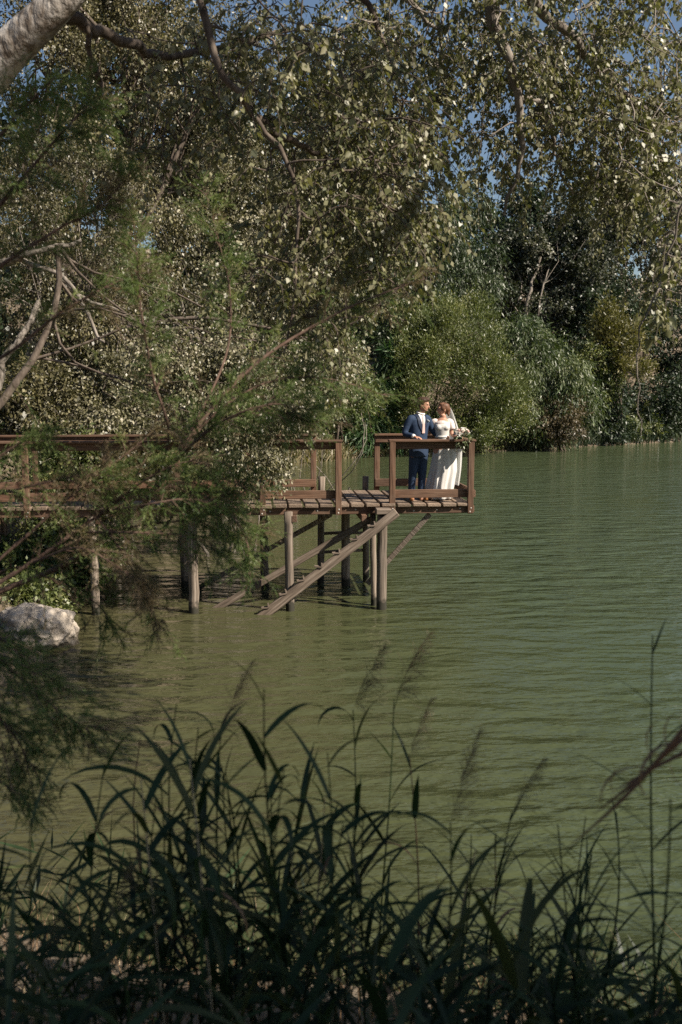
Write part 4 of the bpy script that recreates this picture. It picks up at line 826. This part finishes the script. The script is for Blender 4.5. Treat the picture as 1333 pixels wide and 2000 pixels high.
def leaning_poplar():
    base = np.array([-6.6, 7.6, float(tz(-6.6, 7.6)) - .1]); root = empty('poplar_tree', base); tag(root, 'leaning poplar with thick pale trunk at the upper left corner', 'tree', 'poplars hanging over the near water')
    tp = spline([base, (-4.6, 7.3, 3.9), P(-90, 215, 7.1), P(20, 98, 7.0), P(125, -5, 6.9), P(260, -170, 6.9), P(420, -420, 7.1)], 30)
    rr = np.interp(np.linspace(0, 1, 30), [0, .35, .6, .75, 1], [.22, .15, .118, .10, .06])
    s = Soup(); V, F = tubes(tp, rr, 18); s.add(V, F); obj('trunk', s.mesh('trunk', True, base), M['bark_pale'], root)
    j1 = P(140, -40, 6.9)
    limbs = [([P(95, 20, 7.0), P(160, 45, 7.2), P(240, 80, 7.5), P(320, 105, 7.9), P(450, 88, 8.4), P(560, 60, 8.8)], .052, .018),
             ([P(250, -220, 6.9), P(350, -110, 7), P(395, 10, 7.0), P(428, 140, 7.0), P(470, 190, 7.05), P(520, 250, 7.1), P(565, 330, 7.1), P(583, 410, 7.1), P(578, 540, 7.1), P(556, 690, 7.15)], .036, .006),
             ([P(470, 190, 7.05), P(540, 260, 7.4), P(620, 300, 7.7), P(700, 350, 8), P(770, 420, 8.2)], .032, .01),
             ([P(400, -400, 7.1), P(520, -250, 7.5), P(640, -120, 8), P(720, 20, 8.3), P(770, 140, 8.5)], .05, .015),
             ([P(170, 50, 7.2), P(175, 120, 7.3), P(200, 170, 7.4), P(215, 210, 7.4)], .022, .008)]
    hanging(root, base, limbs, [(520, 840, 230, 450, 7.0, 8.6, 54), (560, 800, 420, 650, 7.2, 8.8, 40), (400, 640, -60, 240, 6.8, 8.6, 26), (250, 520, 40, 320, 7.4, 9.0, 20), (480, 640, 480, 700, 7.0, 8.0, 10), (600, 820, 60, 300, 7.4, 8.8, 30)],
            (.041, .029), M['leaf_poplar'], M['bark_dark'], 201, 290, (.25, .65), .0135)
    rng = np.random.default_rng(78); V, F, tn, tw, S = crown(rng, [(1.6, 6.4, 8.9, 1.3, 1.0, .6), (2.9, 5.8, 9.4, 1.2, .9, .6), (.6, 7.0, 9.4, 1.1, .9, .6)], 7000, .085, .065, sub=16, twig=.4)  # clumps above the frame, added to shade the hanging leaves
    so = Soup(); so.add(V, F, tn); o = obj('upper_crown', so.mesh('upper_crown', False, base), M['leaf_poplar'], root); o['kind'] = 'stuff'
leaning_poplar()
def right_poplar():
    base = np.array([7.4, -2.2, float(tz(7.4, -2.2)) - .1]); root = empty('poplar_tree', base); tag(root, 'poplar hanging over the upper right with sunlit tan leaves and bare twigs', 'tree', 'poplars hanging over the near water')
    s = Soup(); tp = spline([base, base + (-.3, .4, 3), base + (-.8, 1.4, 6.2), base + (-1.2, 2.6, 9.2), base + (-1.6, 3.6, 12)], 20); s.add(*tubes(tp, np.linspace(.34, .1, 20), 14)); obj('trunk', s.mesh('trunk', True, base), M['bark_pale'], root)
    a = tp[9]; b = tp[13]
    limbs = [([a, a + (-.6, 2.2, 1.4), P(1520, -330, 7), P(1260, -330, 8), P(1060, -160, 8.8), P(1040, 0, 9), P(1110, 62, 9.3), P(1160, 130, 9.6), P(1230, 190, 10), P(1340, 262, 10.3)], .085, .02),
             ([b, b + (-1.5, 3, .8), P(1100, -260, 8.6), P(960, -40, 8.8), P(985, 90, 8.9), P(1012, 200, 9), P(1018, 310, 9.1), P(985, 420, 9.2)], .09, .012),
             ([P(1012, 190, 9), P(1065, 215, 9.2), P(1085, 300, 9.3), P(1120, 380, 9.4)], .03, .008),
             ([b, b + (-2.5, 2.2, 1.2), P(700, -330, 8.5), P(640, -160, 8.8), P(760, -40, 9.2), P(860, 60, 9.8)], .08, .015),
             ([P(1360, 160, 7.5), P(1340, 360, 7.5), P(1295, 540, 7.6), P(1252, 650, 7.6), P(1246, 740, 7.6), P(1252, 850, 7.6)], .011, .003),
             ([a, a + (-1.0, 1.0, 2.5), (4.6, -1.2, 9.0), (3.4, -1.6, 8.8)], .12, .03), ([a, (4.8, 0, 8.2), (3.4, -.4, 8.0)], .1, .03), ([a, (6.8, .2, 7.2), (6.2, .6, 7.6)], .1, .03), ([b, (7.5, -1.5, 10.5), (8.5, -3, 10.5)], .1, .03)]
    hanging(root, base, limbs, [(640, 1000, -120, 120, 8.2, 10.8, 78), (960, 1345, -120, 140, 8.2, 10.8, 78), (840, 1120, 100, 290, 8.8, 10.6, 60), (1000, 1345, 60, 230, 9.5, 11.2, 40), (1150, 1340, 160, 380, 9, 10.8, 40), (1080, 1300, 120, 260, 9, 11, 22), (950, 1230, 280, 360, 9.2, 10.6, 12), (1290, 1345, 430, 600, 7.4, 9, 10), (1200, 1345, 230, 430, 8.5, 10, 24), (1300, 1345, 350, 500, 8, 9, 8), (700, 860, 150, 360, 8.8, 10.5, 24)],
            (.041, .029), M['leaf_poplar'], M['bark_grey'], 202, 290, (.25, .6), .0125)
    # the crown above and behind the camera that keeps the near bank in shade
    bl = [(4.2, -.4, 7.2, 1.8, 1.5, 1.1), (6.2, -.2, 7.4, 1.9, 1.5, 1.2), (7.8, -.8, 8.4, 2.2, 1.7, 1.4), (5.6, -1.4, 8.6, 2.2, 1.6, 1.3), (8.6, -2.6, 9.8, 2.4, 1.8, 1.5), (6.4, -2.6, 10.2, 2.2, 1.6, 1.3), (3.6, -1.8, 8.4, 1.8, 1.4, 1.1), (9.6, -1.0, 8.6, 1.8, 1.5, 1.5), (5.0, 1.6, 8.2, .6, .5, .4)]  # last small clump is unseen, added to shade part of the tamarisk
    rng = np.random.default_rng(77); V, F, tn, tw, S = crown(rng, bl, 27000, .18, .14, sub=26, subr=.34, twig=.5)
    so = Soup(); so.add(V, F, tn); o = obj('upper_crown', so.mesh('upper_crown', False, base), M['leaf_poplar'], root); o['kind'] = 'stuff'
right_poplar()

# ------------------------------------------------------------------ tamarisk in front at the left
def tamarisk():
    base = np.array([-3.9, 4.4, float(tz(-3.9, 4.4)) - .1]); root = empty('tamarisk_tree', base); tag(root, 'feathery green tamarisk reaching in from the left edge in front of the pier', 'tree')
    rng = np.random.default_rng(301)
    B = [  # (points px,py,D), r0, r1, side twigs, twig length, start fraction, brown share, needle density
        ([(-260, 1330, 4.6), (-50, 1180, 4.6), (130, 1100, 4.6), (280, 985, 4.6), (360, 870, 4.6), (425, 785, 4.7), (520, 695, 4.8), (640, 622, 4.9), (730, 580, 5.0), (830, 545, 5.1)], .022, .003, 46, .34, .35, .25),
        ([(330, 905, 4.6), (430, 800, 4.7), (530, 745, 4.8), (640, 740, 4.9), (760, 775, 5.0)], .010, .002, 34, .30, .25, .1),
        ([(345, 900, 4.6), (420, 830, 4.5), (520, 800, 4.5), (620, 830, 4.5)], .009, .002, 30, .32, .2, .1),
        ([(300, 960, 4.6), (330, 850, 4.4), (300, 740, 4.3), (278, 620, 4.2), (270, 520, 4.2), (262, 430, 4.2)], .009, .0015, 40, .22, .3, .1),
        ([(360, 870, 4.6), (440, 700, 4.9), (450, 580, 5.0), (430, 480, 5.0), (400, 370, 5.0)], .009, .0015, 34, .22, .35, .05),
        ([(-150, 520, 4), (-20, 420, 4), (60, 330, 4), (130, 250, 4), (190, 190, 4.1)], .014, .002, 60, .36, .05, .1),
        ([(-150, 430, 4.2), (-30, 300, 4.2), (40, 220, 4.2), (110, 150, 4.2)], .012, .002, 44, .32, .05, .1),
        ([(-150, 620, 4), (0, 520, 4), (110, 450, 4.1), (200, 400, 4.2), (260, 330, 4.2)], .012, .002, 46, .32, .1, .3),
        ([(-150, 760, 4.4), (0, 700, 4.3), (120, 610, 4.3), (210, 560, 4.4), (300, 520, 4.5)], .011, .002, 36, .3, .1, .55),
        ([(-200, 1260, 4.2), (-20, 1150, 4.2), (90, 1080, 4.2), (190, 1010, 4.3), (330, 950, 4.4), (430, 935, 4.5), (500, 965, 4.5)], .016, .002, 50, .32, .3, .2),
        ([(90, 1080, 4.2), (200, 1040, 4.3), (330, 1020, 4.4), (410, 1020, 4.4), (470, 1060, 4.4)], .009, .002, 36, .3, .2, .25),
        ([(-80, 1160, 4.2), (60, 1040, 4.2), (150, 960, 4.2), (230, 900, 4.3), (330, 820, 4.4)], .011, .002, 34, .26, .3, .7),
        ([(-120, 930, 4.2), (-20, 900, 4.2), (40, 865, 4.2), (80, 850, 4.2)], .007, .0015, 22, .24, .2, .0),
        ([(190, 1010, 4.3), (240, 1080, 4.1), (280, 1150, 4.0), (315, 1230, 4.0)], .007, .0015, 22, .22, .15, .5),
        ([(60, 1100, 4.2), (150, 1070, 4.0), (220, 1100, 3.9), (275, 1140, 3.9)], .007, .0015, 18, .2, .15, .9),
        ([(-120, 1240, 3.4), (-20, 1280, 3.3), (60, 1340, 3.3), (130, 1400, 3.3), (175, 1420, 3.3)], .009, .0015, 34, .26, .05, .1),
        ([(-120, 1320, 3.3), (-30, 1380, 3.2), (30, 1440, 3.2), (60, 1500, 3.2)], .009, .0015, 34, .26, .05, .1),
        ([(-140, 1200, 3.5), (-40, 1230, 3.5), (20, 1260, 3.4), (90, 1330, 3.4)], .009, .0015, 30, .24, .05, .1),
        ([(-120, 1450, 3.2), (-40, 1500, 3.2), (20, 1540, 3.2), (50, 1560, 3.2)], .006, .0015, 14, .2, .1, .1),
        ([(330, 950, 4.4), (420, 980, 4.3), (480, 1050, 4.3), (490, 1130, 4.3)], .006, .0015, 20, .22, .1, .1),
        ([(190, 1010, 4.3), (280, 940, 4.2), (350, 905, 4.2), (410, 905, 4.2)], .007, .0015, 22, .26, .1, .1),
        ([(200, 1000, 4.3), (290, 985, 4.1), (360, 975, 4.1), (420, 985, 4.1), (470, 1020, 4.1)], .007, .0015, 26, .26, .05, .05),
        ([(150, 1040, 4.3), (260, 1040, 4.1), (370, 1050, 4.1), (440, 1090, 4.1)], .007, .0015, 26, .26, .05, .15),
        ([(350, 890, 4.6), (440, 820, 4.4), (530, 790, 4.4), (610, 800, 4.4)], .007, .0015, 26, .24, .1, .1),
        ([(-60, 980, 4.3), (60, 950, 4.2), (150, 930, 4.2), (240, 930, 4.2)], .007, .0015, 30, .24, .1, .4),
        ([(-100, 1180, 4.3), (20, 1110, 4.3), (100, 1130, 4.2), (190, 1180, 4.2), (220, 1230, 4.2)], .007, .0015, 24, .24, .15, .2)]
    s = Soup(); tips = {False: [], True: []}
    st = P(-260, 1330, 4.6); s.add(*tubes(bend(rng, base, st, 10, .06), np.linspace(.06, .024, 10), 8))
    s.add(*tubes(bend(rng, base, P(-150, 520, 4), 12, .06), np.linspace(.05, .016, 12), 8))
    for (px, py, D) in ((-150, 430, 4.2), (-150, 620, 4), (-150, 760, 4.4), (-200, 1260, 4.2), (-80, 1160, 4.2), (-120, 930, 4.2), (-120, 1240, 3.4), (-120, 1320, 3.3), (-140, 1200, 3.5), (-120, 1450, 3.2), (-100, 1180, 4.3)):
        q = P(px, py, D); m_ = base + (P(-150, 700, 4.1) - base) * rng.uniform(.3, .8); s.add(*tubes(bend(rng, m_, q, 8, .1), np.linspace(.018, .01, 8), 6))
    for pts, r0, r1, nt_, tl, f0, br in B:
        nt_ = int(nt_ * 1.3); r0 *= .8
        pl = spline([P(*p) for p in pts], 40); s.add(*tubes(pl, np.linspace(r0, r1, 40), 6))
        tdir = unit(np.gradient(pl, axis=0)); f = np.linspace(f0, .995, nt_) + rng.normal(0, .01, nt_); f = np.clip(f, 0, .999) * 39; i = f.astype(int)
        org = pl[i]; sd = nrand(rng, nt_); d = unit(tdir[i] * .8 + sd * .8 + np.array([0, 0, .08])); ln = tl * rng.uniform(.4, 1.15, nt_) * (1.1 - .55 * (f / 39))
        t = np.linspace(0, 1, 6)[None, :, None]
        tw = org[:, None] + d[:, None] * ln[:, None, None] * t + np.array([0, 0, -1.]) * (ln[:, None, None] * .28 * t ** 2)
        s.add(*tubes(tw, np.broadcast_to(np.linspace(.0022, .0008, 6), (nt_, 6)), 3))
        # twiglets
        m_ = 15; u = rng.uniform(.12, 1, (nt_, m_)) * 4.999; ii = u.astype(int); uu = (u - ii)[..., None]; ar = np.arange(nt_)[:, None]
        p0 = tw[ar, ii] * (1 - uu) + tw[ar, ii + 1] * uu; td = unit(tw[ar, ii + 1] - tw[ar, ii])
        dd = unit(td * .85 + rng.normal(size=(nt_, m_, 3)) * .45 + np.array([0, 0, -.12])); l2 = rng.uniform(.03, .085, (nt_, m_))
        isb = rng.random((nt_, 1)) < br; isb = np.broadcast_to(isb, (nt_, m_))
        for flag in (False, True):
            k = isb == flag
            if k.any(): tips[flag].append((p0[k], dd[k], l2[k], np.repeat(rng.beta(2, 2, nt_)[:, None], m_, 1)[k]))
    obj('branches', s.mesh('branches', True, base), M['bark_red'], root)
    for flag, nm_, m in ((False, 'foliage', M['tam']), (True, 'dry_foliage', M['tam_brown'])):
        p0 = np.concatenate([x[0] for x in tips[flag]]); dd = np.concatenate([x[1] for x in tips[flag]]); l2 = np.concatenate([x[2] for x in tips[flag]]); tn = np.concatenate([x[3] for x in tips[flag]])
        nn = 12; n = len(p0); t = (np.arange(nn) + rng.random((n, nn))) / nn
        c = (p0[:, None] + dd[:, None] * (l2[:, None] * t)[..., None]).reshape(-1, 3); ax = unit(dd[:, None] * .9 + rng.normal(size=(n, nn, 3)) * .42).reshape(-1, 3)
        L = (.014 * rng.uniform(.6, 1.5, n * nn))[:, None]; sd = unit(np.cross(ax, nrand(rng, n * nn))) * .0016
        V = np.stack([c - sd, c + sd, c + ax * L], 1).reshape(-1, 3); F = np.arange(len(V)).reshape(-1, 3)
        so = Soup(); so.add(V, [F], np.repeat(np.clip(np.repeat(tn, nn) * .8 + rng.random(n * nn) * .25, 0, 1), 3)); o = obj(nm_, so.mesh(nm_, False, base), m, root); o['kind'] = 'stuff'
tamarisk()

# ------------------------------------------------------------------ reeds in the foreground
def reeds():
    rng = np.random.default_rng(401); lv = {}
    def ribbon(L, W, droop, seed, mat, tint, el=(12, 55)):
        r = np.random.default_rng(seed); n = 9; t = np.linspace(0, 1, n); ang = R(r.uniform(*el)) - droop * t ** 1.6; ds = L / (n - 1)
        x = np.concatenate([[0], np.cumsum(np.cos(ang[1:]) * ds)]); z = np.concatenate([[0], np.cumsum(np.sin(ang[1:]) * ds)])
        wd = W * .5 * np.interp(t, [0, .08, .3, .6, 1], [.45, .8, 1, .75, .02]); tw = r.uniform(-.5, .5) * t
        V = []
        for k in range(n): c, s_ = math.cos(tw[k]), math.sin(tw[k]); V += [(x[k], -wd[k] * c, z[k] + wd[k] * (.25 - s_)), (x[k], 0, z[k]), (x[k], wd[k] * c, z[k] + wd[k] * (.25 + s_))]
        F = [[i * 3 + j, (i + 1) * 3 + j, (i + 1) * 3 + j + 1, i * 3 + j + 1] for i in range(n - 1) for j in range(2)]
        me = mesh_np('leaf', np.array(V), [np.array(F)], np.full(len(V), tint), True); me.materials.append(mat); return me
    green = [ribbon(.36 + .04 * (k % 5), .030 + .004 * (k % 4), R(6 + 11 * (k % 8)), k, M['reed'], (k % 5) / 5 + .1) for k in range(16)]
    upright = [ribbon(.24 + .03 * (k % 5), .021 + .003 * (k % 4), R(10 + 24 * (k % 7)), 100 + k, M['reed'], (k % 5) / 5 + .1, (48, 68)) for k in range(16)]
    narrow = [ribbon(.22 + .03 * (k % 5), .011, R(10 + 14 * (k % 5)), 130 + k, M['reed'], (k % 5) / 5 + .2, (30, 65)) for k in range(8)]
    dry = [ribbon(.2 + .03 * k, .011, R(150 + 10 * k), 50 + k, M['reed_dry'], .1 + .12 * k) for k in range(4)]
    plume_cache = []
    for k in range(3):
        n = 210; t = rng.random(n) ** .8; c = np.column_stack([.05 * t ** 1.5, 0 * t, .30 * t]); dr_ = unit(np.column_stack([rng.normal(.55, .4, n), rng.normal(0, .35, n), rng.normal(.5, .45, n)])); L = .13 * (1 - t * .7) * rng.uniform(.4, 1.1, n)
        tip = c + dr_ * L[:, None] + np.array([0, 0, -1.]) * (L ** 2 * 1.6)[:, None]; sd = nrand(rng, n) * .0013
        V = np.stack([c - sd * .4, c + sd * .4, tip + sd, tip - sd], 1).reshape(-1, 3); me = mesh_np('plume', V, [np.arange(4 * n).reshape(n, 4)], np.repeat(rng.random(n), 4)); me.materials.append(M['plume']); plume_cache.append(me)
    def reed(tip, lean, nleaf, label, group=None, plume=False, drylv=.0, bare=.35, scale=1., az=None, yellow=False, red=False, lset=None):
        tip = np.array(tip, float); bx, by = tip[0] - lean[0], tip[1] - lean[1]; gz_ = float(tz(bx, by)); base = np.array([bx, by, max(gz_, -.3) - .05])
        root = empty('reed', base); tag(root, label, 'reed', group); pl = bend(rng, base, tip, 12, .02); H = np.linalg.norm(tip - base)
        s = Soup(); s.add(*tubes(pl, np.linspace(.0058, .0018, 12) * scale, 6), tint=rng.random()); obj('stem', s.mesh('stem', True, base), M['reed_dry'] if (yellow or red) else M['reed'], root)
        f = np.linspace(bare, .97, nleaf); a0 = rng.normal(0, .5) if az is None else az
        for k, q in enumerate(f):
            i = min(int(q * 11), 10); p = pl[i] + (pl[i + 1] - pl[i]) * (q * 11 - i); isd = rng.random() < drylv
            o = obj('leaf', dry[rng.integers(4)] if isd else (lset or green)[rng.integers(len(lset or green))], None, root, p - base)
            sc_ = scale * rng.uniform(.75, 1.2) * (1 - .35 * max(0, q - .8) / .2); o.scale = (sc_,) * 3
            o.rotation_euler = (rng.normal(0, .12), rng.normal(-.0, .22), a0 + (k % 2) * math.pi + rng.normal(0, .55))
        if plume:
            o = obj('plume', plume_cache[rng.integers(3)], None, root, tip - base); o.rotation_euler = (0, .3, rng.uniform(-.8, .8)); o.scale = (scale * rng.uniform(.6, .9),) * 3
        return root
    # the reeds one can single out
    K = [((345, 1375, 3.0), 9, 'tall broad-leaved reed left of centre with small paired top leaves', {}),
         ((388, 1420, 2.9), 9, 'broad-leaved reed with strap leaves folded straight down, left of centre', {}),
         ((432, 1340, 3.1), 4, 'plumed reed with a soft feathery head left of centre', dict(plume=True)),
         ((516, 1345, 2.6), 8, 'tall reed with one upright curved top leaf near the centre', {}),
         ((640, 1470, 2.6), 7, 'reed topped by a small pale yellow leaf near the centre', {}),
         ((690, 1300, 3.3), 8, 'tall plumed reed with a long slanting leaf at the centre', dict(plume=True)),
         ((770, 1280, 3.4), 6, 'reed with star-like crossed top leaves below the stair foot', dict(plume=True, drylv=.2)),
         ((800, 1390, 3.2), 5, 'reddish dry reed with drooping feathery head right of centre', dict(plume=True, red=True, drylv=.7)),
         ((880, 1520, 2.5), 8, 'plumed dark reed standing right of centre over the bride reflection', dict(plume=True)),
         ((1000, 1500, 2.9), 9, 'slender plumed reed with thin combed leaves right of centre', dict(plume=True, drylv=.15)),
         ((1090, 1610, 2.8), 8, 'thin reed with radiating narrow leaves in the lower right', dict(drylv=.1)),
         ((1150, 1690, 2.5), 8, 'small reed with spiky leaves over the lower right water', {}),
         ((1275, 1240, 2.7), 7, 'tall blurred reed with pointed leaves at the right edge', {}),
         ((205, 1490, 2.9), 6, 'slim reed with two thin upright top leaves at the left', {}),
         ((275, 1440, 3.2), 4, 'dry brown reed with a drooping rusty flag leaf at the left', dict(red=True, drylv=.9)),
         ((60, 1600, 2.4), 7, 'dark reed with a long arching leaf at the left edge', {}),
         ((930, 1660, 2.7), 5, 'reed with curled rusty orange leaves right of centre', dict(red=True, drylv=1.)),
         ((1310, 1560, 2.2), 6, 'blurred reed leaning in from the right edge', {})]
    for (px, py, D), nl, lab, kw in K:
        if kw.get('plume'): py += 85
        reed(P(px, py, D), (rng.normal(0, .06), rng.normal(.02, .05)), int(nl * 1.3), lab, 'reeds singled out in the foreground', lset=narrow if px > 980 else upright, **kw)
    for k in range(30):
        if k < 19: x, y, D, ls, lab = rng.uniform(270, 740), rng.uniform(1470, 1640), rng.uniform(2.4, 3.3), upright, 'dark upright reed with short alternate leaves in the taller cluster left of centre'
        else: x, y, D, ls, lab = rng.uniform(790, 1230), rng.uniform(1560, 1740), rng.uniform(2.6, 3.5), narrow, 'thin narrow-leaved reed over the open water right of centre'
        reed(P(x, y, D), (rng.normal(0, .08), rng.normal(0, .05)), int(rng.integers(8, 13)), lab, 'upright reeds left of centre' if k < 19 else 'thin reeds right of centre', lset=ls, drylv=.12 if k % 4 == 0 else 0, red=(k % 6 == 0))
    def zone(x, D, dry_, pl_):
        w_ = 'at the bottom left corner' if x < 250 else 'left of the bottom centre' if x < 520 else 'at the bottom centre' if x < 820 else 'right of the bottom centre' if x < 1090 else 'at the bottom right corner'
        return ('plumed ' if pl_ else '') + ('partly withered' if dry_ else 'dark green') + (' large close reed ' if D < 2.4 else ' slender reed ') + w_ + ' of the near bank'
    for k in range(58):
        x = rng.uniform(-40, 1370); D = rng.uniform(2.0, 3.6); lo = 1730 if x < 780 else 1850; y = rng.uniform(lo, 2100) if k % 3 else rng.uniform(lo - 50, lo + 60)
        reed(P(x, y, D), (rng.normal(0, .16), rng.normal(0, .08)), int(rng.integers(6, 11)), zone(x, D, k % 5 == 0, k % 17 == 0), 'dark reeds crowding the near bank', lset=upright if k % 2 else None, scale=rng.uniform(.8, 1.1), drylv=.0 if k % 5 else .4, plume=(k % 17 == 0))
    for k, (x0, y0, x1, y1, D, lab) in enumerate([(1560, 1180, 1110, 1655, 1.9, 'blurred brown reed stalk slanting in from the right edge, the longest'), (1500, 1330, 1160, 1590, 1.95, 'blurred brown reed stalk beneath the longest slanting stalk'), (1600, 1330, 1200, 1545, 2.0, 'thin blurred stalk crossing the slanting stalks at the right edge')]):
        a = P(x0, y0, D); b = P(x1, y1, D + .15); s = Soup(); root = empty('reed', a); tag(root, lab, 'reed', 'slanting stalks at the right edge')
        pl = bend(rng, a, b, 14, .02); s.add(*tubes(pl - a, np.interp(np.linspace(0, 1, 14), [0, .5, .8, 1], [.004, .006, .004, .001]), 6), tint=.15); obj('stem', s.mesh('stem', True), M['reed_dry'], root)
        for q in (.35, .5, .62): o = obj('leaf', dry[k], None, root, pl[int(q * 13)] - a); o.rotation_euler = (0, .7, math.pi + .6 * rng.normal()); o.scale = (.9,) * 3
    # undergrowth at the foot of the reeds
    n = 3600; x = rng.uniform(-2.6, 2.6, n); y = rng.uniform(1.6, 5.0, n); z = tz(x, y); p = np.column_stack([x, y, z]) + np.column_stack([np.zeros(n), np.zeros(n), rng.uniform(0, .62, n) ** 1.2 * np.clip(1.1 - .18 * x, .55, 1.3)])
    u = nrand(rng, n); V, F = leafquads(p, unit(u * np.array([1, 1, .3]) + np.array([0, 0, .35])), unit(nrand(rng, n) * .6 + np.array([0, 0, 1.])), rng.uniform(.12, .36, n), rng.uniform(.010, .024, n), .2)
    so = Soup(); so.add(V, F, np.repeat(rng.random(n), 4)); o = obj('reed_undergrowth', so.mesh('reed_undergrowth'), M['reed']); tag(o, 'dense dark reed leaves at the foot of the near bank', 'undergrowth', kind='stuff')
    n = 1500; x = rng.uniform(-2.6, 2.6, n); y = rng.uniform(2.2, 6.0, n); p = np.column_stack([x, y, tz(x, y)])
    grass_stuff('dry_grass', 'pale dry stalks low on the near bank', p, .35, .005, M['reed_dry'], 44, .8)
reeds()
